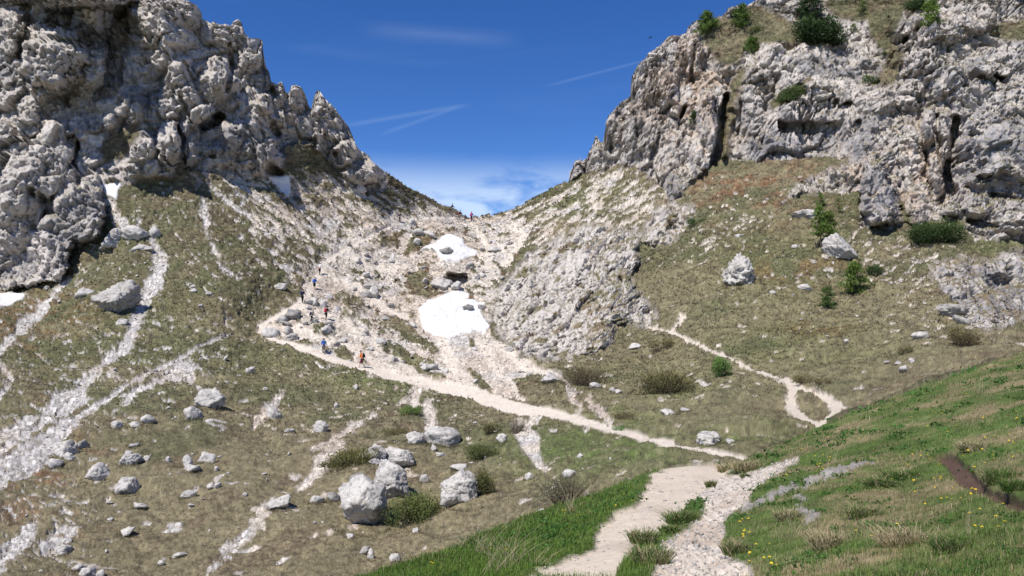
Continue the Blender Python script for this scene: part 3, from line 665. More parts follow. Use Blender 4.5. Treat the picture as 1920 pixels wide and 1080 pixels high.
# near hill
n0m = fbm(Xw / .9, Yw / .9, Zw / .9, 4, .6, 65)
near_c = mixc(np.repeat(C(.215, .175, .095)[None], len(px), 0), C(.080, .120, .030), sstep(-.55, .30, n0m + .85 * sstep(1260, 1150, px) + .05))
near_c = mixc(near_c, C(.23, .19, .105), sstep(.15, .6, fbm(Xw / 1.6, Yw / 1.6, Zw / 1.6, 3, .6, 66) - .9 * sstep(1260, 1150, px)) * .45)
tv = np.where((lay <= 1)[:, None], near_c, tv)
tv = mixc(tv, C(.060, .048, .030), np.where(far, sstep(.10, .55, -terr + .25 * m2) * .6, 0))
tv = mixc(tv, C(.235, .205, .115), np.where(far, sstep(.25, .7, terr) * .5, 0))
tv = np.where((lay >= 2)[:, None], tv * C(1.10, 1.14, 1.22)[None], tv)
tv = tv * (1 + .26 * m3 + .18 * m2)[:, None]
turf_edge = np.clip(turf * 4, 0, 1) * np.clip((1 - turf) * 4, 0, 1)
tv = mixc(tv, C(.085, .060, .042), np.where(far, turf_edge * .45, turf_edge * .3))
# stone
sc_c = np.repeat(C(.585, .52, .445)[None], len(px), 0)
sc_c = mixc(sc_c, C(.53, .505, .475), sstep(-.2, .5, m2 + 1.0 * (px < 470) - .1))
sc_c = mixc(sc_c, C(.52, .43, .345), sstep(.1, .6, m1 + .25 * cen) * .7)
sc_c = sc_c * (1 + .55 * stone_tone + .10 * m3)[:, None]
gap = Z.copy(); gap[stones] = (1 - sstep(.02, .16, f2 - f1)) * sm * (cidb > .25) + .8 * (1 - sstep(.02, .14, f2b - f1b)) * sm * (cid > .5)
sc_c = mixc(sc_c, C(.20, .165, .13), np.clip(gap, 0, 1) * .75)
earth = sstep(.15, .5, fbm(Xw / 1.1, Yw / 1.1, Zw / 1.1, 4, .65, 81)) * (1 - lines) * .42 * (1 - .8 * sstep(.75, .9, dens))
sc_c = mixc(sc_c, C(.27, .215, .16), earth)
sc_c = mixc(sc_c, C(.61, .535, .445), clean * .85)
pa_c = mixc(np.repeat(C(.61, .54, .455)[None], len(px), 0), C(.44, .375, .315), sstep(.0, .6, m2 + .3 * (lay <= 1)) * .55)
pa_c = np.where((lay <= 1)[:, None], mixc(np.repeat(C(.585, .495, .395)[None], len(px), 0), C(.43, .36, .29), sstep(-.1, .6, n0m) * .5), pa_c) * (1 + .07 * b3 + .05 * m3)[:, None]
gn_c = np.repeat(C(.58, .505, .425)[None], len(px), 0) * (1 + .16 * np.clip(bedk, -1, 1))[:, None] * (1 + .26 * stone_tone + .1 * b3)[:, None]
gn_c = mixc(gn_c, C(.46, .365, .28), sstep(.0, .5, n0m) * .7)
di_c = np.repeat(C(.105, .066, .050)[None], len(px), 0) * (1 + .22 * b2 + .15 * b3)[:, None]
ro = np.repeat(C(.475, .435, .398)[None], len(px), 0)
ro = mixc(ro, C(.30, .285, .28), sstep(.05, .6, m1 + .5 * m2))
ro = mixc(ro, C(.47, .43, .395), sstep(.1, .6, -m1 + .6 * m2) * .8)
wm = np.zeros(len(px), np.float32); bm_ = wm.copy()
for (cx, cy, rx, ry) in WARM: wm = np.maximum(wm, np.exp(-(((px - cx) / rx) ** 2 + ((py - cy) / ry) ** 2)))
for (cx, cy, rx, ry) in BLUE: bm_ = np.maximum(bm_, np.exp(-(((px - cx) / rx) ** 2 + ((py - cy) / ry) ** 2)))
ro = mixc(ro, C(.46, .365, .285), wm * sstep(-.3, .4, m2))
runs = fbm(Xw / .7, Yw / .7, Zw / 9., 4, .6, 71)
ro = mixc(ro, C(.215, .215, .235), np.clip(bm_ * 1.2, 0, 1) * sstep(-.5, .3, runs + .3 * m2) * .8)
ro = mixc(ro, C(.15, .145, .14), sstep(.35, .75, runs + .3 * m1) * .6)
ro = mixc(ro, C(.10, .095, .085), sstep(.45, .85, m3 + .4 * m2) * .55)
ro = ro * (1 + .30 * tone + .10 * m3)[:, None]
oc = sstep(.0, .3, outc) * (px < 1250)
ro = mixc(ro, C(.51, .475, .435), oc * .7) 
lt = mixc(np.repeat(C(.120, .105, .042)[None], len(px), 0), C(.18, .135, .075), sstep(-.2, .4, m2)) * (1 + .3 * m3)[:, None]
def snow_col():
    k = (1 - .08 * np.clip(m2, 0, 1) - .10 * sstep(.2, .8, m3 + .3 * m2))[:, None]
    dirt_s = np.clip(sstep(.35, .8, fbm(px / 14, py / 5, Yw / 30, 4, .65, 95)) * .5 + (1 - snow) * .8, 0, 1)
    return mixc(np.repeat(C(.68, .675, .67)[None], len(px), 0) * k, C(.46, .40, .33), dirt_s * .55)
col = tv
col = mixc(col, sc_c, np.clip(scree * (1 - rk), 0, 1))
col = mixc(col, np.repeat(C(.255, .235, .215)[None], len(px), 0) * (1 + .3 * nearpx + .2 * b3)[:, None], np.where(lay <= 1, lines0, 0))
col = mixc(col, ro, np.clip(rk, 0, 1))
col = mixc(col, lt, turf_on_rock)
pa_c = mixc(pa_c, C(.53, .465, .38), pathr * .8)
col = mixc(col, gn_c, gn); col = mixc(col, pa_c, np.clip(paths, 0, 1)); col = mixc(col, di_c, dirt)
col = mixc(col, snow_col(), snow)
grit = fbm(px / 2.6, py / 2.6, Yw / 50, 2, .7, 91)
gj = np.where(far, 1., .5) * (1 - snow) * (1 - .6 * np.clip(paths, 0, 1))
col = col * (1 + (.20 * gj * grit))[:, None]
col = np.clip(col, .015, .9)
print('colour t', time.time() - T0)

# ------------------------------------------------------------ which piece of the setting each face belongs to
cls = np.zeros(px.shape, np.int16)                       # 0 grassy ground
lowdens = np.where(far & (dens > .5), 1, 0)
cls[(lowdens > 0)] = 3                                    # stony slopes round the gully
cls[np.maximum(lines, lp) > .5] = 3
cls[rk > .5] = 6
cls[(rockL * (1 - gin)) > .5] = 4; cls[(rockR * (1 - gin)) > .5] = 5
cls[(path > .5)] = 1; cls[pathr > .5] = 8; cls[pw > .5] = 7; cls[gn > .55] = 9; cls[dirt > .5] = 2
for k in range(len(SNOW)): cls[snow_id == k] = 20 + k

def terrain_material(name, bump_scale, bump, rough, grain=0.0):
    m = bpy.data.materials.new(name); m.use_nodes = True
    n, l = m.node_tree.nodes, m.node_tree.links
    b = n['Principled BSDF']; b.inputs['Roughness'].default_value = rough
    b.inputs['Specular IOR Level'].default_value = 0.18
    a = n.new('ShaderNodeAttribute'); a.attribute_name = 'Col'
    g = n.new('ShaderNodeNewGeometry')
    t = n.new('ShaderNodeTexNoise'); t.inputs['Scale'].default_value = bump_scale; t.inputs['Detail'].default_value = 6; t.inputs['Roughness'].default_value = .65
    l.new(g.outputs['Position'], t.inputs['Vector'])
    mr = n.new('ShaderNodeMapRange'); mr.inputs['From Min'].default_value = .3; mr.inputs['From Max'].default_value = .7
    mr.inputs['To Min'].default_value = 1 - grain; mr.inputs['To Max'].default_value = 1 + grain
    l.new(t.outputs['Fac'], mr.inputs['Value'])
    mul = n.new('ShaderNodeMix'); mul.data_type = 'RGBA'; mul.blend_type = 'MULTIPLY'; mul.inputs['Factor'].default_value = 1
    l.new(a.outputs['Color'], mul.inputs['A']); l.new(mr.outputs[0], mul.inputs['B'])
    l.new(mul.outputs['Result'], b.inputs['Base Color'])
    bp = n.new('ShaderNodeBump'); bp.inputs['Strength'].default_value = bump; bp.inputs['Distance'].default_value = 0.1
    l.new(t.outputs['Fac'], bp.inputs['Height']); l.new(bp.outputs[0], b.inputs['Normal'])
    return m
M_TURF = terrain_material('turf', 9, .5, .95, .22)
M_STONE = terrain_material('loose_stone', 7, .6, .9, .14)
M_ROCK = terrain_material('limestone', 3.2, .8, .88, .12)
M_PATH = terrain_material('trodden_gravel', 14, .45, .95, .12)
M_SNOW = terrain_material('old_snow', 2.5, .25, .55, .03)

def link(name, me, parent=None):
    o = bpy.data.objects.new(name, me); COL.objects.link(o)
    if parent is not None: o.parent = parent
    return o
def tag(o, label=None, cat=None, group=None, kind=None):
    if label: o['label'] = label
    if cat: o['category'] = cat
    if group: o['group'] = group
    if kind: o['kind'] = kind
    return o
def mesh_np(name, v, faces, color=None, mats=(), smooth=False, mat_idx=None):
    """faces: (n,3) or (n,4) int array"""
    me = bpy.data.meshes.new(name)
    k = faces.shape[1]
    me.vertices.add(len(v)); me.vertices.foreach_set('co', np.ascontiguousarray(v, np.float32).ravel())
    me.loops.add(faces.size); me.loops.foreach_set('vertex_index', np.ascontiguousarray(faces, np.int32).ravel())
    me.polygons.add(len(faces)); me.polygons.foreach_set('loop_start', np.arange(0, faces.size, k, dtype=np.int32))
    if smooth: me.polygons.foreach_set('use_smooth', np.ones(len(faces), bool))
    for m in mats: me.materials.append(m)
    if mat_idx is not None: me.polygons.foreach_set('material_index', np.ascontiguousarray(mat_idx, np.int32))
    if color is not None:
        at = me.color_attributes.new('Col', 'FLOAT_COLOR', 'POINT')
        c4 = np.ones((len(v), 4), np.float32); c4[:, :3] = color
        at.data.foreach_set('color', c4.ravel())
    me.update(); 
    return me
ii = np.arange(NC * NR).reshape(NC, NR)
quads = np.stack([ii[:-1, :-1], ii[1:, :-1], ii[1:, 1:], ii[:-1, 1:]], -1).reshape(-1, 4)
# face class: the commonest of two diagonal corners, else the first
fc = cls[quads[:, 0]]
fc = np.where(cls[quads[:, 1]] == cls[quads[:, 2]], cls[quads[:, 1]], fc)
PIECES = {
 0: ('ground', M_TURF, 'brown and green alpine grass slopes of the whole valley'),
 1: ('path', M_PATH, 'pale gravel hiking path zigzagging up to the pass'),
 2: ('dirt_path', M_PATH, 'dark brown earth path worn into the grass at the right edge'),
 3: ('scree_slope', M_STONE, 'pale stony scree with grass cushions round the gully'),
 4: ('cliff', M_ROCK, 'lumpy grey limestone cliff with pinnacles on the left'),
 5: ('cliff', M_ROCK, 'tall fluted grey limestone cliff on the right of the pass'),
 6: ('rock_outcrop', M_ROCK, 'low pale rock outcrops in the right hand slope'),
 7: ('path', M_PATH, 'wide trodden gravel path in the foreground'),
 8: ('path', M_PATH, 'narrow pale side path winding across the right hand slope'),
 9: ('gravel', M_PATH, 'white rubbly gravel beside the wide foreground path'),
}
for k, lab in enumerate(SNOW): PIECES[20 + k] = ('snow_patch', M_SNOW, lab)
def largest_part(f):
    vs, inv = np.unique(f, return_inverse=True); inv = inv.reshape(-1, 4)
    lab = np.arange(len(vs))
    while True:
        m = lab[inv].min(1); new = lab.copy()
        np.minimum.at(new, inv.ravel(), np.repeat(m, 4))
        if (new == lab).all(): break
        lab = new
    fl_ = lab[inv[:, 0]]; u, cn = np.unique(fl_, return_counts=True)
    return fl_ == u[cn.argmax()]
for k in [q for q in PIECES if q >= 20]:
    w_ = np.nonzero(fc == k)[0]
    if len(w_): fc[w_[~largest_part(quads[w_])]] = 3
for k, (nm, mat, lab) in PIECES.items():
    f = quads[fc == k]
    if not len(f): print('empty piece', k); continue
    used, inv = np.unique(f, return_inverse=True)
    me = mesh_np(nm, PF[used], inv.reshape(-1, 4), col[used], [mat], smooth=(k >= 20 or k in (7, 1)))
    o = link(nm, me)
    if k >= 20: tag(o, lab, 'snow')
    else: tag(o, lab, None, None, 'structure')
# valley floor far below and beyond the pass, out to the horizon
bmv = bmesh.new()
bmesh.ops.create_circle(bmv, cap_ends=True, segments=48, radius=4000)
me = bpy.data.meshes.new('valley_floor'); bmv.to_mesh(me); bmv.free()
mv = bpy.data.materials.new('valley_meadow'); mv.use_nodes = True
b_ = mv.node_tree.nodes['Principled BSDF']; b_.inputs['Roughness'].default_value = 1
t_ = mv.node_tree.nodes.new('ShaderNodeTexNoise'); t_.inputs['Scale'].default_value = .02
r_ = mv.node_tree.nodes.new('ShaderNodeValToRGB'); r_.color_ramp.elements[0].color = (.08, .09, .035, 1); r_.color_ramp.elements[1].color = (.16, .14, .07, 1)
mv.node_tree.links.new(t_.outputs['Fac'], r_.inputs[0]); mv.node_tree.links.new(r_.outputs[0], b_.inputs['Base Color'])
me.materials.append(mv)
o = link('valley_floor', me); o.location = (0, 0, -75); tag(o, 'valley floor far below, beyond the pass', None, None, 'structure')
print('meshes t', time.time() - T0)

# ------------------------------------------------------------ finding the ground under a spot of the survey
near_rows = np.nonzero(LAYER == 0)[0]; far_rows = np.nonzero(LAYER == 2)[0]
pxs = PX[:, 0]
QX, QY = to_pix(PG); 
def spot(x, y, near=False):
    c = int(np.argmin(np.abs(pxs - x)))
    rows = near_rows if near else far_rows
    r = rows[int(np.argmin(np.abs(PY[c, rows] - y)))]
    i = c * NR + r
    return Vector(PF[i].tolist()), Vector(NF[i].tolist()), i
# ------------------------------------------------------------ stones and boulders
def simple_mat(name, rough=.9, color=None, spec=.2, attr=False, bump=None, transl=None):
    m = bpy.data.materials.new(name); m.use_nodes = True
    n, l = m.node_tree.nodes, m.node_tree.links
    b = n['Principled BSDF']; b.inputs['Roughness'].default_value = rough; b.inputs['Specular IOR Level'].default_value = spec
    if attr:
        a = n.new('ShaderNodeAttribute'); a.attribute_name = 'Col'; src = a.outputs['Color']
    else:
        g = n.new('ShaderNodeNewGeometry')
        t = n.new('ShaderNodeTexNoise'); t.inputs['Scale'].default_value = bump or 20; l.new(g.outputs['Position'], t.inputs['Vector'])
        mx = n.new('ShaderNodeMix'); mx.data_type = 'RGBA'
        mx.inputs['A'].default_value = tuple(c * .78 for c in color) + (1,); mx.inputs['B'].default_value = tuple(min(1, c * 1.2) for c in color) + (1,)
        l.new(t.outputs['Fac'], mx.inputs['Factor']); src = mx.outputs['Result']
    l.new(src, b.inputs['Base Color'])
    if transl:
        tr = n.new('ShaderNodeBsdfTranslucent'); l.new(src, tr.inputs['Color'])
        ms = n.new('ShaderNodeMixShader'); ms.inputs[0].default_value = transl
        l.new(b.outputs[0], ms.inputs[1]); l.new(tr.outputs[0], ms.inputs[2]); l.new(ms.outputs[0], n['Material Output'].inputs['Surface'])
    return m
M_LEAF = simple_mat('foliage', .7, attr=True, transl=.25)
M_BARK = simple_mat('bark', .95, (.13, .095, .07), bump=12)
M_TWIG = simple_mat('twig', .9, (.17, .135, .10), bump=12)
M_GRASS = simple_mat('grass_blade', .65, attr=True, transl=.3)

def icosphere(sub):
    bm = bmesh.new(); bmesh.ops.create_icosphere(bm, subdivisions=sub, radius=1)
    v = np.array([x.co[:] for x in bm.verts], np.float32)
    f = np.array([[q.index for q in x.verts] for x in bm.faces], np.int32); bm.free()
    return v, f
ICO = {s: icosphere(s) for s in (1, 2, 3, 4, 5)}
def boulder_mesh(name, seed, sub=3, sx=1, sy=1, sz=1, rough=1.0, angular=.8, stain=1.0, shade=1.0, planes=None, undercut=0., chip=1., facets=None, lump=1.):
    r = np.random.default_rng(seed)
    d, f = ICO[sub]
    n = planes or r.integers(11, 18)
    n = max(8, n - 4)
    g = r.normal(size=(n, 3)); g /= np.linalg.norm(g, axis=1, keepdims=True)
    h = r.uniform(.55, 1.0, n)
    if facets:                                            # faces read off the photograph
        g = np.array([q[:3] for q in facets], float); h = np.array([q[3] for q in facets]); g /= np.linalg.norm(g, axis=1, keepdims=True)
    dots = d @ g.T
    rad = np.where(dots > .05, h / np.maximum(dots, .05), 9).min(1)
    rad = np.minimum(rad, 1.35) * angular + (1 - angular)
    v = d * rad[:, None]
    o = seed * 3.7
    nz = fbm(v[:, 0] * 1.7 + o, v[:, 1] * 1.7, v[:, 2] * 1.7, 4, .55, seed % 9)
    v = v * (1 + .075 * rough * lump * nz)[:, None]
    cr = fbm(v[:, 0] * 1.3 + o, v[:, 1] * 1.3 + 3, v[:, 2] * 2.2, 3, .5, seed % 7)
    v = v * (1 - .10 * rough * np.exp(-(cr / .06) ** 2))[:, None]
    if sub >= 3:
        lay = fbm(v[:, 0] * 1.2 + o, v[:, 1] * 1.2, v[:, 2] * 7 + v[:, 0] * 3, 3, .6, seed % 5)
        v = v * (1 + .05 * rough * lay + .05 * rough * fbm(v[:, 0] * 7 + o, v[:, 1] * 7, v[:, 2] * 7, 3, .6, 3))[:, None]
        rg = np.abs(fbm(v[:, 0] * 3.2 + o, v[:, 1] * 3.2, v[:, 2] * 3.2, 4, .6, 8))
        v = v * (1 + .06 * rough * lump * (.35 - rg))[:, None]
        cr = fbm(v[:, 0] * 3.1 + o, v[:, 1] * 3.1, v[:, 2] * 3.1, 2, .5, 2)
        v = v * (1 - .045 * rough * np.exp(-(cr / .07) ** 2))[:, None]
    if sub >= 4: v = v * (1 + .040 * rough * fbm(v[:, 0] * 17 + o, v[:, 1] * 17, v[:, 2] * 17, 2, .6, 6))[:, None]
    if undercut: v[:, :2] *= (1 - undercut * sstep(.25, -.9, v[:, 2]))[:, None]
    fq = 1.25 if sub < 4 else 1.5
    for (fq, am) in ((1.15, 1.), (2.6, .5)) if sub >= 3 else ((1.2, .8),):
        t_, e_, c_, f_ = blocks(v[:, 0] * fq + seed * .7, v[:, 1] * fq + 5, v[:, 2] * fq * 1.25 + 9)
        am *= chip
        v = v * (1 + am * (.15 * t_ + .10 * (c_ - .5) - .05 * (1 - sstep(0, .10, e_))))[:, None]
    k = fbm(v[:, 0] * 2 + o, v[:, 1] * 2, v[:, 2] * 2, 4, .6, 4)
    k2 = fbm(v[:, 0] * 6 + o, v[:, 1] * 6, v[:, 2] * 6, 3, .6, 5)
    c = np.repeat(C(.56, .53, .49)[None], len(v), 0) * (1 + .16 * k2)[:, None]
    c = mixc(c, C(.35, .33, .31), sstep(.0, .6, k) * .7 * stain)
    c = mixc(c, C(.13, .125, .12), sstep(.2, .7, k2 + .4 * k) * .7 * stain)
    c = mixc(c, C(.44, .36, .27), sstep(.35, .7, -k) * .35)
    c = mixc(c, C(.16, .15, .145), np.exp(-(cr / .05) ** 2) * .6)
    v = v * np.array([sx, sy, sz], np.float32)
    return mesh_np(name, v, f, np.clip(c * shade, .02, .85), [M_BOULDER])
M_BOULDER = terrain_material('boulder_limestone', 9, .7, .9, .12)
def put_boulder(name, cx, cy, w, h, label, cat, seed, sub=3, turn=None, tilt=0, near=False, rough=1., angular=.9, stain=1., undercut=0., chip=.8, planes=None, facets=None, lump=.7, depth=.85, shade=1., group=None, sink=.52):
    p, n, i = spot(cx, cy + h * .36, near)
    k = p.y / F
    sx, sz = w * k * .5, h * k * .5
    me = boulder_mesh(name, seed, sub, sx, sx * depth, sz, rough, angular, stain, shade, planes, undercut, chip, facets, lump)
    o = link(name, me)
    o.location = p + Vector((0, sx * depth * .5, sz * sink))
    o.rotation_euler = (0, math.radians(tilt), 0) if turn is None else (0, math.radians(tilt), turn)
    return tag(o, label, cat, group)
FAC_A = [(-.50,-.42,.76,.60),(.50,-.80,.34,.70),(-.05,-.72,-.70,.50),(1,.0,.12,.78),(-.95,-.15,-.25,.80),(0,1,.2,.85),(.45,.1,.88,.80),(0,0,-1,.78),(-.62,-.5,-.60,.66),(.62,-.5,-.60,.68),(-.75,-.55,.25,.74),(.05,-.98,.18,.80)]
FAC_B = [(-.10,-.40,.91,.76),(-.2,-.95,.24,.66),(.75,-.6,.25,.74),(.95,.1,.2,.82),(-.92,-.2,.33,.80),(0,1,.1,.85),(.15,-.80,-.58,.68),(0,0,-1,.8),(-.5,-.55,-.66,.75),(.5,.3,.81,.85)]
FAC_C = [(-.25,-.55,.80,.74),(.1,-.98,.15,.68),(-.72,-.66,.22,.76),(.78,-.6,.2,.76),(.5,-.2,.84,.80),(-.6,.1,.79,.80),(1,.1,0,.84),(-1,.1,0,.84),(0,1,.1,.85),(0,0,-1,.85),(.0,-.8,-.6,.82)]
BOULDERS = [
 # cx, cy, w, h, label, options
 (677, 952, 100, 108, 'largest boulder of the meadow, pale with a dark overhanging front', dict(sub=5, seed=145, rough=.9, angular=1., sink=.72, chip=.32, lump=.25, facets=FAC_A)),
 (731, 914, 72, 78, 'tall pale boulder wedged behind the largest boulder of the meadow', dict(sub=5, seed=102, rough=.9, angular=1., sink=.7, chip=.35, lump=.3, facets=FAC_B)),
 (742, 864, 66, 42, 'cracked boulder behind the tall pale boulder, shadow on its right', dict(sub=5, seed=103, tilt=-10, rough=.8, chip=.5, angular=1., lump=.3, facets=FAC_B)),
 (703, 862, 44, 40, 'layered boulder on the left of the cracked boulder', dict(sub=4, seed=104, tilt=-22, rough=1.2)),
 (701, 881, 18, 12, 'small stone in front of the layered boulder', dict(sub=3, seed=105)),
 (668, 904, 26, 34, 'dark pointed rock peeping out above the largest boulder', dict(sub=3, seed=106, shade=.55)),
 (864, 927, 78, 70, 'wide rounded boulder with vertical cracks beside the green bush', dict(sub=5, seed=107, angular=1., rough=1., sink=.62, chip=.35, lump=.4, facets=FAC_C)),
 (862, 885, 26, 16, 'white stone half hidden in the grass above the rounded boulder', dict(sub=3, seed=108)),
 (797, 898, 20, 22, 'grey upright stone between the two big boulders of the meadow', dict(sub=3, seed=109, shade=.8)),
 (824, 818, 66, 42, 'broad layered boulder at the top of the brown meadow', dict(sub=4, seed=110, tilt=18, rough=1., chip=.7)),
 (780, 828, 38, 28, 'pitted round boulder left of the broad layered boulder', dict(sub=4, seed=111, angular=.5, rough=1.4)),
 (828, 855, 18, 10, 'flat stone below the broad layered boulder', dict(sub=3, seed=112)),
 (812, 843, 12, 12, 'little white stone between two boulders', dict(sub=3, seed=113, stain=.4)),
 (524, 945, 38, 34, 'three cornered boulder at the edge of a gravel runnel', dict(sub=4, seed=114, angular=1.)),
 (591, 935, 24, 18, 'grey boulder standing alone left of the largest boulder', dict(sub=3, seed=115)),
 (622, 928, 24, 18, 'dark low rock among grass left of the largest boulder', dict(sub=3, seed=116, shade=.6)),
 (212, 570, 72, 62, 'big grey boulder on the slope below the left towers', dict(sub=5, seed=117, rough=1.5, tilt=10, undercut=.35, sink=.7, shade=.82)),
 (155, 551, 34, 20, 'pair of whitish boulders left of the big grey boulder', dict(sub=3, seed=118)),
 (252, 440, 44, 32, 'smooth pale boulder at the head of the scree run', dict(sub=4, seed=119, angular=.6, stain=.3, tilt=12)),
 (210, 449, 52, 42, 'knobbly tilted rock against the smooth pale boulder', dict(sub=4, seed=120, rough=2., tilt=-30)),
 (287, 438, 22, 22, 'round white rock on the right of the smooth pale boulder', dict(sub=3, seed=121, angular=.5)),
 (252, 468, 50, 20, 'low knobbly rock rib under the smooth pale boulder', dict(sub=4, seed=122, rough=2., tilt=-12)),
 (395, 751, 52, 36, 'broad pale boulder with a hollow top in the left slope', dict(sub=4, seed=123, rough=1.5)),
 (358, 780, 34, 30, 'pointed boulder below the hollow topped boulder', dict(sub=4, seed=124, angular=1., tilt=20)),
 (391, 790, 14, 12, 'small stone right of the pointed boulder', dict(sub=3, seed=125)),
 (116, 842, 44, 34, 'slabby boulder in the scree at the left edge', dict(sub=4, seed=126, tilt=20, rough=1.2)),
 (104, 864, 26, 20, 'small boulder in front of the slabby boulder', dict(sub=3, seed=127)),
 (128, 858, 24, 18, 'grey stone at the right foot of the slabby boulder', dict(sub=3, seed=128)),
 (151, 838, 24, 22, 'dark grey stone behind the slabby boulder', dict(sub=3, seed=129, shade=.7, tilt=-25)),
 (176, 887, 44, 34, 'squarish white boulder on the brown left slope', dict(sub=4, seed=130, angular=.9)),
 (236, 906, 44, 38, 'stout white boulder, lowest of the boulder column', dict(sub=4, seed=131, tilt=-10)),
 (238, 872, 34, 30, 'white block in the middle of the boulder column', dict(sub=4, seed=132, angular=1.)),
 (241, 854, 16, 12, 'round stone at the top of the boulder column', dict(sub=3, seed=133)),
 (262, 871, 14, 18, 'narrow block leaning right of the boulder column', dict(sub=3, seed=134)),
 (275, 868, 11, 14, 'thin splinter at the right end of the boulder column', dict(sub=3, seed=135)),
 (250, 838, 26, 9, 'flat dark slab above the boulder column', dict(sub=3, seed=136, shade=.75)),
 (216, 802, 20, 16, 'speckled stone left of two white stones', dict(sub=3, seed=137)),
 (272, 793, 28, 22, 'white stone, upper of two on the left slope', dict(sub=3, seed=138, stain=.3)),
 (250, 804, 30, 10, 'flat white stone, lower of two on the left slope', dict(sub=3, seed=139, stain=.2)),
 (352, 876, 22, 26, 'upright white block beside a broad flat one', dict(sub=3, seed=140)),
 (357, 888, 32, 16, 'broad flat white block under the upright one', dict(sub=3, seed=141)),
 (387, 866, 30, 24, 'grey boulder with cut face right of the white blocks', dict(sub=3, seed=142, angular=1.)),
 (405, 883, 12, 12, 'small white stone right of the broad flat block', dict(sub=3, seed=143)),
 (315, 871, 12, 13, 'small stone alone left of the white blocks', dict(sub=3, seed=144)),
 (352, 927, 30, 20, 'oval pitted boulder on the brown lower slope', dict(sub=3, seed=145, angular=.5, rough=1.4)),
 (394, 918, 18, 15, 'left half of a split stone with dark gap', dict(sub=3, seed=146)),
 (407, 919, 14, 14, 'right half of a split stone with dark gap', dict(sub=3, seed=147)),
 (260, 943, 26, 14, 'white stone with raised ends below the boulder column', dict(sub=3, seed=148)),
 (235, 994, 30, 18, 'flat slanting white slab low on the left slope', dict(sub=3, seed=149, tilt=-28, stain=.2)),
 (115, 1022, 30, 24, 'largest stone of the heap at the lower left', dict(sub=3, seed=150)),
 (122, 1008, 18, 12, 'white stone on top of the heap at the lower left', dict(sub=3, seed=151)),
 (137, 998, 14, 10, 'upper right stone of the heap at the lower left', dict(sub=3, seed=152)),
 (143, 1061, 24, 16, 'grey stone at the bottom edge, left of a white block', dict(sub=3, seed=153)),
 (163, 1071, 30, 26, 'white block cut by the bottom edge of the left slope', dict(sub=3, seed=154)),
 (186, 1073, 16, 14, 'small stone at the bottom edge, right of the white block', dict(sub=3, seed=155)),
 (301, 1046, 14, 14, 'whitish stone low on the bare brown slope', dict(sub=3, seed=156)),
 (334, 1036, 26, 11, 'wedge shaped stone low on the bare brown slope', dict(sub=3, seed=157)),
 (683, 1040, 18, 14, 'dark tilted stone below the largest boulder', dict(sub=3, seed=158, shade=.75, tilt=-35)),
 (697, 1043, 14, 24, 'upright grey stone below the largest boulder', dict(sub=3, seed=159)),
 (741, 1045, 20, 20, 'pale stone at the edge of the green bank', dict(sub=3, seed=160)),
 (657, 1011, 22, 9, 'white flat stone under the front of the largest boulder', dict(sub=3, seed=161, stain=.3)),
 (779, 1002, 12, 9, 'small stone in the brown grass right of the largest boulder', dict(sub=3, seed=162)),
 (604, 805, 30, 24, 'pale broken boulder in the middle of the meadow', dict(sub=3, seed=163, rough=1.5)),
 (513, 780, 32, 20, 'long grey rock beside a short gravel streak', dict(sub=3, seed=164, tilt=20)),
 (541, 801, 22, 12, 'small grey rock below the long grey rock', dict(sub=3, seed=165)),
 (632, 763, 10, 12, 'pointed little stone above the middle of the meadow', dict(sub=2, seed=166)),
 (466, 701, 20, 17, 'grey stone in the grass below the path bend', dict(sub=3, seed=167)),
 (420, 679, 10, 10, 'white round stone left of the path bend', dict(sub=3, seed=168, stain=.1)),
 (665, 729, 11, 11, 'white stone in the grass just below the path', dict(sub=3, seed=169, stain=.2)),
 (1257, 772, 32, 20, 'pale boulder with dark front in the right hand meadow', dict(sub=3, seed=170, angular=1.)),
 (1285, 769, 20, 8, 'flat stone right of the pale dark fronted boulder', dict(sub=3, seed=171, shade=.8)),
 (1331, 822, 48, 28, 'round grey boulder just above the foreground path', dict(sub=4, seed=172, angular=.5, rough=1.4)),
 (1372, 833, 24, 11, 'flat stone right of the round grey boulder', dict(sub=3, seed=173)),
 (1580, 470, 62, 46, 'big wedge of pale rock below the larch pair', dict(sub=5, seed=174, angular=1., tilt=24, rough=.8)),
 (1037, 718, 40, 18, 'flat topped boulder with dark front where paths split', dict(sub=4, seed=175, angular=1., depth=1.)),
 (1117, 732, 22, 13, 'white stone below the brown willow', dict(sub=3, seed=176)),
 (1148, 737, 14, 11, 'left stone of a low heap below the brown willow', dict(sub=3, seed=177)),
 (1160, 740, 15, 10, 'right stone of a low heap below the brown willow', dict(sub=3, seed=178)),
 (1727, 633, 27, 20, 'pale rounded rock on the slope under the cliff', dict(sub=3, seed=179)),
 (1700, 692, 17, 20, 'biggest stone of a dark cluster on the right slope', dict(sub=3, seed=180, angular=1., shade=.85)),
 (1688, 686, 16, 9, 'grey stone left in the dark cluster', dict(sub=3, seed=181, shade=.8)),
 (1713, 685, 13, 11, 'white stone right in the dark cluster', dict(sub=3, seed=182)),
 (1667, 684, 14, 8, 'low stone at the far left of the dark cluster', dict(sub=3, seed=183, shade=.7)),
 (1074, 898, 22, 18, 'white stone in the twigs near the foreground bank', dict(sub=3, seed=184, stain=.2)),
 (991, 892, 20, 14, 'grey stone between meadow and twigs', dict(sub=3, seed=185)),
 (941, 826, 20, 18, 'grey stone under the twiggy shrub', dict(sub=3, seed=186)),
 (1088, 851, 14, 12, 'little grey stone in the flowery grass below the path', dict(sub=3, seed=187)),
 (1012, 958, 38, 12, 'long white stone at the brow of the green bank', dict(sub=3, seed=188, tilt=-24, stain=.1)),
 (827, 532, 36, 27, 'grey boulder at the dark hollow above the large snow patch', dict(sub=4, seed=189, angular=.8)),
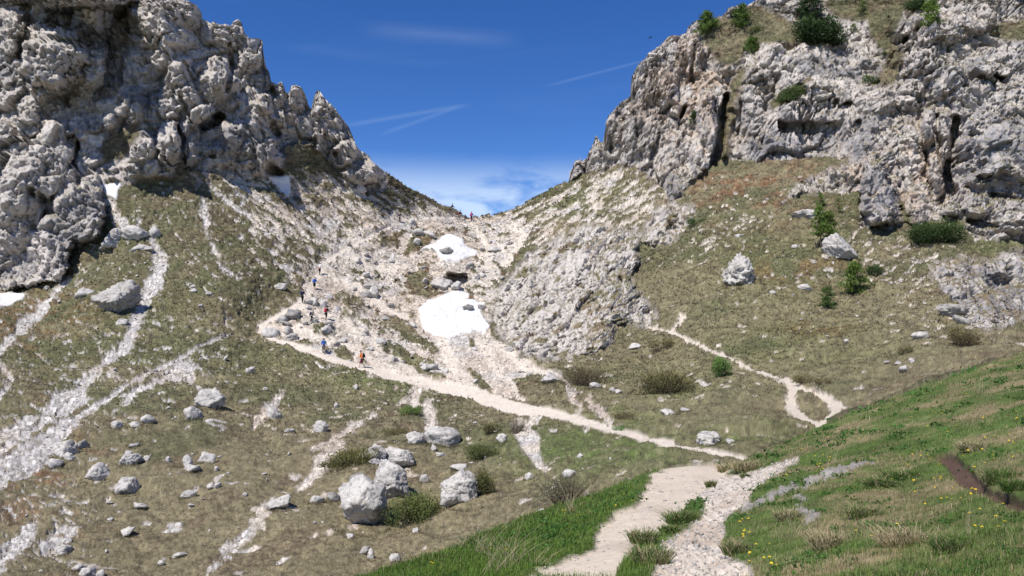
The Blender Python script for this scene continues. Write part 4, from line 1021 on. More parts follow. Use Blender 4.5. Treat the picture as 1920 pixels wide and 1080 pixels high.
 (877, 579, 20, 13, 'dark boulder melting out of the large snow patch', dict(sub=3, seed=190, shade=.6)),
 (904, 575, 16, 12, 'brown rock at the right rim of the large snow patch', dict(sub=3, seed=191, shade=.6)),
 (834, 471, 30, 17, 'brown rock lying in the smaller snow patch', dict(sub=3, seed=192, shade=.55)),
 (806, 440, 26, 16, 'pale smooth block above the smaller snow patch', dict(sub=3, seed=193, stain=.1, tilt=16)),
 (700, 547, 28, 24, 'big grey boulder right of the hikers, upper one', dict(sub=3, seed=194)),
 (682, 550, 22, 16, 'dark boulder leaning on the big grey one', dict(sub=3, seed=195, shade=.7)),
 (504, 621, 32, 22, 'grey boulder at the outside of the path bend', dict(sub=3, seed=196, tilt=20)),
 (548, 592, 32, 24, 'dark jagged rock beside the stepping hiker', dict(sub=3, seed=197, rough=1.6, shade=.6)),
 (617, 607, 18, 13, 'dark wedge of rock below the hiker in red', dict(sub=3, seed=198, shade=.65)),
 (632, 579, 17, 13, 'grey boulder right of the hiker in red', dict(sub=3, seed=199)),
 (603, 568, 22, 15, 'slanting pale boulder above the hiker in red', dict(sub=3, seed=200, tilt=25)),
 (525, 540, 30, 15, 'pale boulder in the turf left of the hikers', dict(sub=3, seed=201, tilt=-5)),
 (808, 688, 30, 14, 'rounded pale boulder below the turf strip', dict(sub=3, seed=202, angular=.5)),
 (676, 353, 20, 19, 'pale round block under the end of the left cliff', dict(sub=3, seed=203, angular=.5, stain=.2)),
 (1523, 402, 62, 19, 'low flat outcrop beside the upper young larches', dict(sub=4, seed=204, rough=1.6, tilt=-6)),
 (1390, 511, 62, 66, 'knobbly white crag standing alone in the right hand slope', dict(sub=5, seed=205, rough=2.2, angular=.5, tilt=20)),
 (1780, 585, 56, 32, 'dark hollowed rock at the foot of the lower cliff', dict(sub=4, seed=206, rough=1.8, shade=.7)),
 (1805, 606, 24, 22, 'smooth grey block right of the hollowed rock', dict(sub=3, seed=207, angular=1., shade=.85)),
 (1893, 592, 18, 12, 'white upper stone at the right edge under the lower cliff', dict(sub=3, seed=208)),
 (1897, 604, 14, 16, 'white lower stone at the right edge under the lower cliff', dict(sub=3, seed=209)),
 (1510, 538, 26, 14, 'white stone patch on the rusty turf', dict(sub=3, seed=210, stain=.2, rough=1.5)),
 (1388, 448, 14, 10, 'grey stone above the knobbly white crag', dict(sub=3, seed=211)),
 (1493, 466, 14, 10, 'small stone left of the wedge of pale rock', dict(sub=3, seed=212)),
 (1190, 653, 26, 12, 'flat white rock in the grass below the pale outcrop', dict(sub=3, seed=213, stain=.3)),
 (390, 549, 14, 8, 'right stone of a small row on the left slope', dict(sub=2, seed=214)),
 (361, 537, 16, 9, 'upper stone of a small row on the left slope', dict(sub=2, seed=215, stain=.2)),
 (361, 546, 20, 8, 'lower flat stone of a small row on the left slope', dict(sub=2, seed=216, stain=.2)),
 (225, 607, 24, 14, 'rubble stone at the foot of the big grey boulder', dict(sub=3, seed=217)),
]
for i, (cx, cy, w, h, lab, kw) in enumerate(BOULDERS):
    big = max(w, h)
    nm = 'boulder' if big >= 28 else 'stone'
    put_boulder(nm, cx, cy, w, h, lab, 'boulder' if nm == 'boulder' else 'stone', **kw)
# countless look-alikes strewn over the slopes: each its own object, sharing a few shapes
SHAPES = [boulder_mesh('stone', 300 + k, 3, 1, r_, h_, 1.3, 1., .8, s_) for k, (r_, h_, s_) in enumerate(
    [(.8, .7, 1), (.9, .6, .95), (.7, .8, .8), (1, .55, 1.05), (.8, .5, .7), (.75, .65, .62), (.9, .75, .9), (.8, .6, 1.1)])]
SHADE = ['light grey', 'light grey', 'mid grey', 'whitish', 'dark grey', 'dark grey', 'mid grey', 'whitish']
def nearest(x, y, anchors):
    return min(anchors, key=lambda q: (q[1] - x) ** 2 + (q[2] - y) ** 2)[0]
def strew(n, poly, smin, smax, label, group, seed, near=False, name='stone', dark=False, avoid=True, power=2.2, anchors=None):
    r = np.random.default_rng(seed); p = np.array(poly, float); k = 0; t = 0
    while k < n and t < n * 30:
        t += 1
        x = r.uniform(p[:, 0].min(), p[:, 0].max()); y = r.uniform(p[:, 1].min(), p[:, 1].max())
        if sd_poly(poly, np.array([x], np.float32), np.array([y], np.float32))[0] < 0: continue
        q, nn, i = spot(x, y, near)
        if avoid and (paths[i] > .3 or snow[i] > .1): continue
        s = (smin + (smax - smin) * r.random() ** power) * q.y / F * .5
        si = int(r.integers(len(SHAPES))); o = link(name, SHAPES[si])
        o.scale = (s, s * r.uniform(.8, 1.1), s * r.uniform(.7, 1.1))
        o.rotation_euler = (r.uniform(-.3, .3), r.uniform(-.3, .3), r.uniform(0, 6.28))
        o.location = q + Vector((0, 0, s * .22))
        tag(o, (SHADE[si] + ' ' + label + (' ' + nearest(x, y, anchors) if anchors else '')), 'stone', group); k += 1
strew(125, [(500,615),(560,565),(600,480),(700,425),(860,412),(980,420),(960,500),(925,560),(780,560),(790,640),(850,650),(930,640),(1020,700),(900,730),(780,710),(600,660)], 7, 24,
      'stone on the scree', 'stones strewn over the gully below the pass', 41, anchors=[
 ('beside the large snow patch', 770, 590), ('right of the large snow patch', 930, 590), ('below the smaller snow patch', 840, 505), ('left of the smaller snow patch', 760, 465), ('right of the smaller snow patch', 930, 470), ('just under the pass', 880, 425),
 ('around the climbing hikers', 600, 575), ('beside the upper path', 670, 460), ('in the fan above the path fork', 890, 690), ('above the hiker in orange', 690, 640), ('inside the path bend', 540, 620), ('in the middle of the gully', 700, 530)])
strew(70, [(20,600),(120,500),(330,470),(460,560),(560,700),(640,780),(560,1000),(420,1075),(60,1075),(10,900)], 5, 12,
      'small stone in the left grass', 'stones scattered over the left grass slope', 42, anchors=[
 ('beside the big grey boulder', 212, 580), ('below the pointed boulder', 370, 830), ('near the boulder column', 240, 890), ('low at the left edge', 90, 1020), ('below the path bend', 480, 700), ('right of the scree run', 340, 520), ('left of the scree run', 110, 620), ('above the squarish white boulder', 150, 780), ('on the bare brown slope', 360, 980), ('beside the gravel runnel', 520, 900)])
strew(34, [(1290,480),(1480,390),(1700,450),(1760,600),(1640,700),(1480,690),(1290,580)], 4, 11,
      'small stone in the right grass', 'stones scattered over the right grass slope', 43, anchors=[
 ('near the wedge of rock', 1600, 480), ('around the knobbly crag', 1390, 520), ('under the lower cliff', 1740, 580), ('above the side path', 1400, 630), ('near the smallest larch', 1550, 590), ('by the dark stone cluster', 1660, 670), ('under the heather slope', 1450, 430)])
strew(24, [(740,780),(1000,800),(1200,860),(1000,940),(800,1000),(720,1040),(580,1000)], 4, 10,
      'small stone in the brown meadow', 'stones in the dry brown meadow', 44, anchors=[
 ('near the largest boulder', 680, 960), ('near the rounded boulder', 870, 940), ('near the layered boulder', 830, 830), ('below the gravel path', 1080, 840), ('near the twiggy shrub', 1040, 920)])
strew(26, [(1240,1012),(1300,985),(1350,985),(1362,1010),(1370,1045),(1400,1075),(1235,1075)], 5, 18,
      'rubble stone beside the wide foreground path', 'rubble stones beside the foreground path', 45, near=True, avoid=False, anchors=[('near the bottom edge', 1300, 1065), ('below the green tuft', 1290, 1010), ('at the rim of the grass', 1360, 1030)])
strew(18, [(1010,1075),(1130,1010),(1215,930),(1330,880),(1300,930),(1180,1030),(1150,1075)], 3, 9,
      'pebble on the wide foreground path', 'pebbles on the foreground path', 46, near=True, avoid=False, anchors=[('near the bottom edge', 1080, 1060), ('in its middle stretch', 1200, 980), ('at its far bend', 1300, 890)])
# gravel: past counting, one object
def pebbles(name, count, weight, smin, smax, label, seed, base=ICO[1]):
    r = np.random.default_rng(seed)
    weight = np.clip(np.nan_to_num(np.asarray(weight, float)), 0, None); w = weight / weight.sum()
    idx = r.choice(len(w), count, p=w)
    v0, f0 = np.array([(1,0,0),(-.8,.3,0),(.1,1,.1),(0,-1,0),(.1,.1,.8),(0,0,-.6)], np.float32), np.array([(0,2,4),(2,1,4),(1,3,4),(3,0,4),(2,0,5),(1,2,5),(3,1,5),(0,3,5)], np.int32)
    s = (smin + (smax - smin) * r.random(count) ** 3) * Yw[idx] / F
    a = r.uniform(0, 6.28, count); ca, sa = np.cos(a), np.sin(a)
    jit = r.uniform(.6, 1.2, (count, 6, 1)).astype(np.float32)
    vv = v0[None] * jit
    x = vv[..., 0] * ca[:, None] - vv[..., 1] * sa[:, None]; y = vv[..., 0] * sa[:, None] + vv[..., 1] * ca[:, None]
    V = np.stack([x, y, vv[..., 2] * r.uniform(.6, 1.1, (count, 1))], -1) * s[:, None, None] + PF[idx][:, None] + NF[idx][:, None] * (s * .15)[:, None, None]
    # along the quad as well, so that they do not sit on the vertices
    ff = (f0[None] + (np.arange(count) * 6)[:, None, None]).reshape(-1, 3)
    tone_ = r.uniform(.62, 1.12, (count, 1, 1)) * np.array([.50, .465, .425])[None, None]
    cc = np.broadcast_to(tone_, (count, 6, 3)).reshape(-1, 3)
    me = mesh_np(name, V.reshape(-1, 3), ff, cc, [M_BOULDER])
    o = link(name, me); tag(o, label, 'gravel', None, 'stuff'); return o
area = np.ones(len(px), np.float32)
infr = (px > -15) & (px < 1935) & (py > -10) & (py < 1150)
pebbles('scree_stones', 11000, far * infr * (np.clip(scree * (1 - rk), 0, 1) * (1 - .8 * paths) * (1 - snow) + .03 * turf * (py > 400)), .9, 3.0, 'loose pale stones lying all over the scree', 51)
pebbles('gravel_stones', 2800, (lay == 0) * infr * (gn + .05 * pw + .05 * lines0), .8, 5., 'fine pale gravel along the wide foreground path', 52)


# ------------------------------------------------------------ plants
def leaf_cloud(pts, nrm_up, size, aspect, colors, r, droop=0.0, jitter=1.0):
    """one triangle per leaf or needle tuft"""
    n = len(pts)
    d = r.normal(size=(n, 3)); d[:, 2] += nrm_up
    d /= np.linalg.norm(d, axis=1, keepdims=True)
    e = np.cross(d, r.normal(size=(n, 3))); e /= np.linalg.norm(e, axis=1, keepdims=True) + 1e-9
    s = size * r.uniform(.6, 1.3, (n, 1))
    a = pts - e * s * aspect * .5; b = pts + e * s * aspect * .5; c = pts + d * s
    V = np.stack([a, b, c], 1).reshape(-1, 3).astype(np.float32)
    return V, np.arange(3 * n, dtype=np.int32).reshape(-1, 3), np.repeat(colors, 3, 0)
def tube_np(p0, p1, r0, r1, sides=5):
    p0, p1 = np.array(p0, float), np.array(p1, float)
    d = p1 - p0; d = d / (np.linalg.norm(d) + 1e-9)
    u = np.cross(d, [0.31, .9, .2]); u /= np.linalg.norm(u); w = np.cross(d, u)
    a = np.arange(sides) * 2 * np.pi / sides
    ring = np.cos(a)[:, None] * u + np.sin(a)[:, None] * w
    v = np.r_[p0 + ring * r0, p1 + ring * r1]
    i = np.arange(sides); j = (i + 1) % sides
    return v, np.stack([i, j, j + sides, i + sides], -1)
def join(parts):
    V = []; Fq = []; o = 0
    for v, f in parts:
        V.append(v); Fq.append(f + o); o += len(v)
    return np.concatenate(V), np.concatenate(Fq)
def root(name, loc, label, cat, group=None, rz=0):
    o = bpy.data.objects.new(name, None); COL.objects.link(o); o.location = loc; o.rotation_euler.z = rz
    o.empty_display_size = .2
    return tag(o, label, cat, group)
def foliage_part(name, parent, V, f, c):
    o = link(name, mesh_np(name, V, f, np.clip(c, .004, .6), [M_LEAF]), parent); o['kind'] = 'stuff'; return o
def larch(x, y, h_px, w_px, label, seed, stems=1, tone=(.085, .150, .026), low=.12, dens=1.0, near=False, name='larch_tree', cat='tree', dark=.5):
    r = np.random.default_rng(seed)
    p, n, i = spot(x, y, near); k = p.y / F
    Hh, Rr = h_px * k, w_px * k * .68
    t = root(name, p - Vector((0, 0, .12)), label, cat)
    pts = []; cols = []; twigs = []
    for s in range(stems):
        bx = (s - (stems - 1) / 2) * Rr * .55; hh = Hh * (1 - .12 * s)
        v, f = join([tube_np((bx * .6, 0, 0), (bx, 0, hh * .5), .028 * hh * .5 + .01, .018 * hh * .5), tube_np((bx, 0, hh * .5), (bx, 0, hh * .99), .018 * hh * .5, .003)])
        link('trunk', mesh_np('trunk', v, f, None, [M_BARK], True), t)
        nb = int(44 * dens)
        for b in range(nb):
            z = low + (1 - low) * (b + r.random()) / nb
            L = Rr * (1 - z) ** .55 * r.uniform(.55, 1.15) * (1.0 if stems == 1 else .75) + .05 * Rr
            an = r.uniform(0, 6.28); up = r.uniform(-.05, .35)
            e = np.array([math.cos(an) * L, math.sin(an) * L, up * L]); b0 = np.array([bx, 0, z * hh])
            twigs.append(tube_np(b0, b0 + e, .012 * k * 40, .004, 3))
            m = int(52 * dens)
            tt = r.uniform(.15, 1.05, m)[:, None]
            q = b0 + e * tt + r.normal(size=(m, 3)) * np.array([.10, .10, .045]) * Rr * (1.1 - .4 * tt)
            pts.append(q); g = np.array(tone) * r.uniform(.8, 1.5) * (1.3 if name == 'larch_tree' else 1.1) 
            cols.append(np.tile(g, (m, 1)) * r.uniform(.7, 1.25, (m, 1)))
    pts = np.concatenate(pts); cols = np.concatenate(cols)
    v, f = join(twigs); o = link('branches', mesh_np('branches', v, f, None, [M_BARK]), t); o['kind'] = 'stuff'
    V, f, c = leaf_cloud(pts, .35, Rr * .17, .36, cols, r)
    foliage_part('crown', t, V, f, c)
    return t
def bush(x, y, w_px, h_px, label, seed, tone, tip, name='shrub', cat='shrub', n=2400, leaf=.10, up=.8, lumps=9, stems=10, near=False, twig_mat=None, squash=.7, tilt=0., aspect=.45, group=None, hollow=.35, stem_h=.9):
    """rounded bush of leafy lumps on stems; y is its foot"""
    r = np.random.default_rng(seed)
    p, nn, i = spot(x, y, near); k = p.y / F
    Wd, Hh = w_px * k, h_px * k
    t = root(name, p - Vector((0, 0, .05)), label, cat, group)
    L = []
    for q in range(lumps):
        u = r.uniform(-1, 1); L.append((u * Wd * .36, r.uniform(-1, 1) * Wd * .22 * squash, Hh * r.uniform(.25, .62) * (1 - .35 * u * u) + tilt * u * Wd * .36, Wd * r.uniform(.14, .24), Hh * r.uniform(.28, .42)))
    L = np.array(L)
    w = L[:, 3] ** 1.5; j = r.choice(len(L), n, p=w / w.sum())
    d = r.normal(size=(n, 3)); d /= np.linalg.norm(d, axis=1, keepdims=True)
    rad = r.uniform(hollow, 1.12, (n, 1)) ** .6
    q = L[j, :3] + d * rad * np.stack([L[j, 3], L[j, 3], L[j, 4]], -1)
    q[:, 2] = np.maximum(q[:, 2], .02 + r.random(n) * .05)
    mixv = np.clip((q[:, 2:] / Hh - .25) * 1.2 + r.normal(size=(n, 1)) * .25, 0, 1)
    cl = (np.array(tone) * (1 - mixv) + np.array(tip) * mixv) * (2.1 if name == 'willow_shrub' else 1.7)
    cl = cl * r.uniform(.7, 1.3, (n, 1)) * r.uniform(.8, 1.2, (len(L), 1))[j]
    st = []
    for s in range(stems):
        l = L[r.integers(len(L))]
        st.append(tube_np((l[0] * .35, l[1] * .3, 0), (l[0] + r.normal() * .1 * Wd, l[1] + r.normal() * .06 * Wd, l[2] + l[4] * stem_h * r.uniform(.4, 1.2)), .006 * Hh + .004, .003, 3))
    v, f = join(st); o = link('stems', mesh_np('stems', v, f, None, [twig_mat or M_TWIG]), t); o['kind'] = 'stuff'
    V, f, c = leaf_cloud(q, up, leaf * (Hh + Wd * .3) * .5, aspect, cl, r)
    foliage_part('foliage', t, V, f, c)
    return t
LG = (.098, .145, .032)
larch(1545, 463, 78, 46, 'bright green larch pair with two bare trunks on the right slope', 1, 2, LG, .30, .8)
larch(1603, 551, 60, 50, 'broad bright green larch standing right of the wedge of rock', 2, 1, LG, .05)
larch(1551, 581, 40, 34, 'small dark footed larch, lowest on the right slope', 3, 1, (.070, .115, .030), .02, .8)
larch(1537, 391, 28, 26, 'young larch left above the flat outcrop', 4, 1, LG, .05, .5)
larch(1572, 403, 28, 22, 'young larch right of the flat outcrop', 5, 1, (.09, .13, .035), .05, .45)
larch(1327, 63, 40, 42, 'bushy larch on the crest, first from the left', 6, 1, (.080, .128, .030), .0, 1.1)
larch(1390, 52, 44, 36, 'bushy larch on the crest, right of the first one', 7, 1, (.080, .128, .030), .0, 1.1)
larch(1410, 97, 32, 32, 'small larch on the turf just below the crest', 8, 1, (.070, .120, .022), .0, .8)
larch(1747, 44, 46, 42, 'light green larch on the top of the right cliff', 9, 1, (.11, .165, .035), .0, .9)
larch(1617, 28, 26, 22, 'small larch at the upper frame edge', 10, 1, (.08, .12, .03), .0, .6)
larch(1600, 58, 16, 18, 'tiny larch right of the dark pine thicket', 11, 1, (.07, .125, .026), .0, .5)
larch(1523, 50, 90, 46, 'dark spruce rising behind the pine thicket', 12, 1, (.028, .052, .018), .0, 1.3, name='spruce_tree')
DK, DT = (.020, .036, .012), (.055, .085, .022)
bush(1535, 84, 94, 62, 'large dark mountain pine thicket on the right summit slope', 21, DK, (.040, .066, .018), 'mountain_pine', 'pine bush', 5200, .13, 1., 16, 10)
bush(1714, 20, 64, 26, 'dark mountain pine behind the light green larch', 22, DK, DT, 'mountain_pine', 'pine bush', 1800, .16, 1., 9)
bush(1420, 62, 26, 18, 'brownish pine bush between crest larches', 23, (.05, .065, .02), (.08, .09, .03), 'mountain_pine', 'pine bush', 700, .18, 1., 6)
bush(1755, 459, 112, 50, 'wide dark mountain pine at the foot of the right cliff', 24, DK, DT, 'mountain_pine', 'pine bush', 6000, .10, 1.2, 18, 10, tilt=.06)
bush(1645, 519, 44, 24, 'small dark mountain pine right of the wedge of rock', 25, DK, DT, 'mountain_pine', 'pine bush', 1600, .14, 1.2, 8)
bush(1485, 188, 70, 34, 'slanting mountain pine on a ledge of the right cliff', 26, (.03, .05, .014), (.075, .11, .026), 'mountain_pine', 'pine bush', 2600, .12, 1., 12, 8, tilt=.42)
bush(1302, 237, 30, 30, 'round mountain pine stuck in the middle of the cliff face', 27, DK, DT, 'mountain_pine', 'pine bush', 1300, .15, 1., 7)
bush(1632, 157, 40, 20, 'mountain pine at the foot of the grassy chute', 28, (.03, .05, .014), (.07, .10, .026), 'mountain_pine', 'pine bush', 1200, .16, 1., 7)
bush(1668, 103, 28, 10, 'flat mountain pine inside the grassy chute', 29, DK, DT, 'mountain_pine', 'pine bush', 600, .2, 1., 5)
bush(1306, 422, 42, 14, 'low green mountain pine beside the grey outcrop tower', 30, (.035, .06, .016), (.06, .10, .025), 'mountain_pine', 'pine bush', 1100, .16, .8, 7)
OB, OT = (.060, .052, .026), (.125, .115, .038)
bush(1243, 737, 112, 56, 'large round olive willow shrub in the right hand meadow', 31, (.040, .036, .020), OT, 'willow_shrub', 'shrub', 6500, .075, 1.6, 22, 60, stem_h=1.2)
bush(1097, 724, 92, 48, 'bare brown willow shrub under the pale outcrop', 32, (.060, .046, .030), (.125, .105, .050), 'willow_shrub', 'shrub', 3600, .075, 1.6, 18, 90, stem_h=1.3)
bush(1351, 706, 58, 40, 'fresh green round shrub beside the side path', 33, (.050, .085, .022), (.095, .165, .040), 'willow_shrub', 'shrub', 3000, .10, .8, 12, 14)
bush(1243, 656, 52, 22, 'low faded shrub above the olive willow', 34, OB, OT, 'willow_shrub', 'shrub', 1500, .12, 1., 9, 20)
bush(775, 781, 46, 20, 'low bright green shrub below the path fork', 35, (.055, .085, .020), (.105, .165, .035), 'willow_shrub', 'shrub', 1800, .12, 1., 9, 10)
bush(903, 853, 80, 36, 'spreading green shrub right of the layered boulder', 36, (.050, .060, .022), (.095, .115, .036), 'willow_shrub', 'shrub', 4200, .085, 1.2, 16, 20)
bush(666, 880, 118, 42, 'long low olive shrub left of the layered boulder', 37, (.060, .060, .022), (.115, .110, .034), 'willow_shrub', 'shrub', 4600, .085, 1.2, 18, 20, tilt=.22)
bush(905, 932, 66, 54, 'olive shrub behind the wide rounded boulder', 38, (.050, .052, .020), (.105, .105, .034), 'willow_shrub', 'shrub', 3800, .085, 1.3, 14, 24)
bush(778, 976, 112, 66, 'green bush between the largest boulder and the rounded one', 39, (.048, .060, .020), (.095, .115, .032), 'willow_shrub', 'shrub', 7000, .075, 1.2, 22, 40)
bush(922, 812, 40, 26, 'small shrub above the spreading green one', 40, OB, (.10, .10, .036), 'willow_shrub', 'shrub', 1400, .12, 1.2, 8, 14)
bush(1800, 648, 74, 44, 'brownish shrub under the hollowed rock', 41, (.060, .048, .026), (.13, .11, .045), 'willow_shrub', 'shrub', 3200, .085, 1.4, 14, 50)
bush(1700, 672, 34, 20, 'small yellowish shrub above the dark stone cluster', 42, OB, (.14, .13, .05), 'willow_shrub', 'shrub', 900, .14, 1.2, 6, 14)
bush(1510, 720, 44, 22, 'low olive shrub left above the gravel loop', 43, OB, OT, 'willow_shrub', 'shrub', 1500, .12, 1.2, 8, 14)
bush(1545, 728, 30, 18, 'little shrub right above the gravel loop', 44, OB, OT, 'willow_shrub', 'shrub', 900, .14, 1.2, 6, 10)
bush(1060, 950, 120, 66, 'grey twiggy half bare shrub at the green bank', 45, (.12, .105, .075), (.10, .125, .045), 'willow_shrub', 'shrub', 1700, .07, 1.2, 22, 260, stem_h=1.3)
bush(968, 812, 44, 34, 'small grey twiggy shrub below the path', 46, (.11, .095, .065), (.11, .11, .05), 'willow_shrub', 'shrub', 700, .09, 1.2, 10, 110, stem_h=1.3)
bush(738, 812, 60, 16, 'faint yellowish shrub in the brown meadow', 47, (.075, .066, .028), (.13, .115, .045), 'willow_shrub', 'shrub', 1300, .12, 1.2, 9, 10)
bush(1170, 788, 44, 18, 'low brown shrub beside the path fork', 48, (.07, .055, .03), (.12, .10, .045), 'willow_shrub', 'shrub', 900, .14, 1.2, 7, 20)
bush(1165, 806, 36, 12, 'fresh low green plant beside the path', 49, (.04, .09, .02), (.07, .15, .03), 'willow_shrub', 'shrub', 800, .2, .8, 6, 6)
print('plants t', time.time() - T0)
# ------------------------------------------------------------ grass of the near hill and the nearest slope
def blades(name, count, weight, hmin, hmax, seed, label, colfn, wpx=.55, bend=.5, wmin=.003):
    r = np.random.default_rng(seed)
    w = np.clip(np.nan_to_num(np.asarray(weight, float)), 0, None); w = w / w.sum()
    # a random place inside the quad that starts at the chosen point
    w = w * np.repeat(np.clip(np.gradient(pxs) / 1.9, .8, 9), NR)
    ok = np.zeros(NC * NR, bool); ok.reshape(NC, NR)[:-1, :-1] = True
    w = w * ok; w /= w.sum()
    idx = r.choice(len(w), count, p=w)
    u, v = r.random((count, 1)), r.random((count, 1))
    P0_ = PF[idx] * (1 - u) * (1 - v) + PF[idx + NR] * u * (1 - v) + PF[idx + 1] * (1 - u) * v + PF[idx + NR + 1] * u * v
    Yd = P0_[:, 1:2]
    hh = r.uniform(hmin, hmax, (count, 1)) * r.uniform(.6, 1.3, (count, 1))
    az = r.uniform(0, 2 * np.pi, count)
    dirh = np.stack([np.cos(az), np.sin(az), np.zeros(count)], -1)
    lean = r.uniform(.1, 1.0, (count, 1)) * bend
    up = np.array([0, 0, 1.0])
    side = np.stack([-np.sin(az), np.cos(az), np.zeros(count)], -1)
    # some blades face the viewer, so that the sward does not vanish edge on
    wd = np.maximum(wmin, wpx * 1.875 * Yd / F * .5) * r.uniform(.6, 1.3, (count, 1))
    mid = P0_ + (up * .62 + dirh * lean * .35) * hh
    tip = P0_ + (up * (1 - .3 * lean) + dirh * lean) * hh
    V = np.stack([P0_ - side * wd * .5, P0_ + side * wd * .5, mid - side * wd * .4, mid + side * wd * .4, tip], 1).astype(np.float32)
    f = np.array([[0, 1, 3], [0, 3, 2], [2, 3, 4]])
    ff = (f[None] + (np.arange(count) * 5)[:, None, None]).reshape(-1, 3)
    cc = colfn(idx, r)
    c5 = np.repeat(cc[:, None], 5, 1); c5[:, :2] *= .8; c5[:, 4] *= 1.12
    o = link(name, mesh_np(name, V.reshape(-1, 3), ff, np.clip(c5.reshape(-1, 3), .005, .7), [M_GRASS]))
    return tag(o, label, 'grass', None, 'stuff')
n0f = fbm(Xw / .28, Yw / .28, Zw / .28, 3, .6, 67)
strawf = sstep(-.25, .45, -(.75 * n0m + .55 * n0f + .95 * sstep(1270, 1150, px) + .16)) * .85
def near_col(idx, r):
    n = len(idx); s = np.clip(strawf[idx] + r.normal(size=n) * .18, 0, 1)
    g = np.array([.125, .192, .042])[None] * r.uniform(.65, 1.35, (n, 1)) + r.normal(size=(n, 1)) * np.array([.022, .012, .003])
    st = np.array([.42, .345, .20])[None] * r.uniform(.6, 1.25, (n, 1))
    pick = (r.random(n) < s * .9 + .06)[:, None]
    return np.where(pick, st, g)
infn = (px > -60) & (px < 2260) & (py < 1150)
tn = (lay == 0) * infn * turf * (1 - .9 * np.clip(dirt + gn + pw + lines0, 0, 1))
leftbank = sstep(1270, 1180, px)
blades('grass', 118000, tn * (1 - leftbank * .3), .028, .065, 61, 'short green and straw grass covering the near hill', near_col, .7, 1.0)
blades('grass', 42000, tn * leftbank, .05, .12, 62, 'lush bright green grass on the bank left of the wide path', lambda i, r: np.array([.115, .205, .036])[None] * r.uniform(.55, 1.45, (len(i), 1)) + r.random((len(i), 1)) * np.array([.035, .03, .0]), .8, .6)
edge_band = (lay == 0) * infn * turf * sstep(60, 6, np.abs(PY - np.interp(PX, brx, bry)[:, :]).reshape(-1))
blades('grass', 9000, edge_band, .05, .14, 63, 'ragged grass tips along the brow of the near hill', near_col, .8, .7)
def far_col(idx, r):
    n = len(idx); return col[idx] * r.uniform(.72, 1.5, (n, 1)) * np.where(r.random((n, 1)) < .22, np.array([[1.25, 1.12, .95]]), np.ones((1, 3)))
blades('grass', 50000, (lay == 2) * infr * turf * np.clip((66 - Yw) / 20, 0, 1) * (py > 560), .05, .13, 64, 'dry brown grass of the meadow below the path', far_col, .62, .9)
def tufts(name, count, weight, smin, smax, seed, label):
    r = np.random.default_rng(seed); w = np.clip(np.nan_to_num(np.asarray(weight, float)), 0, None)
    idx = r.choice(len(w), count, p=w / w.sum()); s = (r.uniform(smin, smax, (count, 1)) * Yw[idx][:, None] / F)
    base = PF[idx] - NF[idx] * s * .2
    sd = np.zeros((count, 3)); sd[:, 0] = r.uniform(.5, 1.2, count); sd[:, 1] = r.normal(size=count) * .4
    tip = base + np.array([0, 0, 1.0]) * s * r.uniform(.5, 1.1, (count, 1)) + sd * s * r.normal(size=(count, 1)) * .5
    V = np.stack([base - sd * s * .5, base + sd * s * .5, tip], 1).reshape(-1, 3)
    cc = col[idx] * r.uniform(.62, 1.45, (count, 1)) * np.where(r.random((count, 1)) < .25, np.array([[.8, .75, .6]]), np.ones((1, 3)))
    o = link(name, mesh_np(name, V, np.arange(3 * count).reshape(-1, 3), np.clip(np.repeat(cc, 3, 0), .01, .6), [M_GRASS])); return tag(o, label, 'grass', None, 'stuff')
tufts('grass', 80000, (lay == 2) * infr * turf * np.clip((Yw - 45) / 20, 0, 1) * (1 - .6 * rk), 1.8, 4.6, 65, 'short tufted turf on the far slopes')
# grass grown up round the feet of the meadow boulders
def collar():
    r = np.random.default_rng(66); VV = []; CC = []
    for (cx, cy, w, h, lab_, kw) in BOULDERS:
        if max(w, h) < 20 or cy < 690: continue
        n = int(w * 2.6)
        xs = cx + w * .55 * np.sin(np.linspace(-1.45, 1.45, n)) + r.normal(size=n) * 1.5
        ys = cy + h * .36 + h * .17 * np.cos(np.linspace(-1.45, 1.45, n)) + r.normal(size=n) * 1.2
        for x, y in zip(xs, ys):
            p, nn, i = spot(x, y); k = p.y / F; s = r.uniform(2.5, 6.5) * k
            p = np.array(p); sd = np.array([.6 * k, 0, 0]); tip = p + np.array([r.normal() * .5 * s, r.normal() * .3 * s, s])
            VV.append([p - sd, p + sd, tip]); CC.append(tv[i] * r.uniform(.8, 1.5))
    V = np.array(VV).reshape(-1, 3); cc = np.repeat(np.array(CC), 3, 0)
    o = link('grass', mesh_np('grass', V, np.arange(len(V)).reshape(-1, 3), np.clip(cc, .01, .6), [M_GRASS])); tag(o, 'longer grass round the feet of the boulders', 'grass', None, 'stuff')
collar()
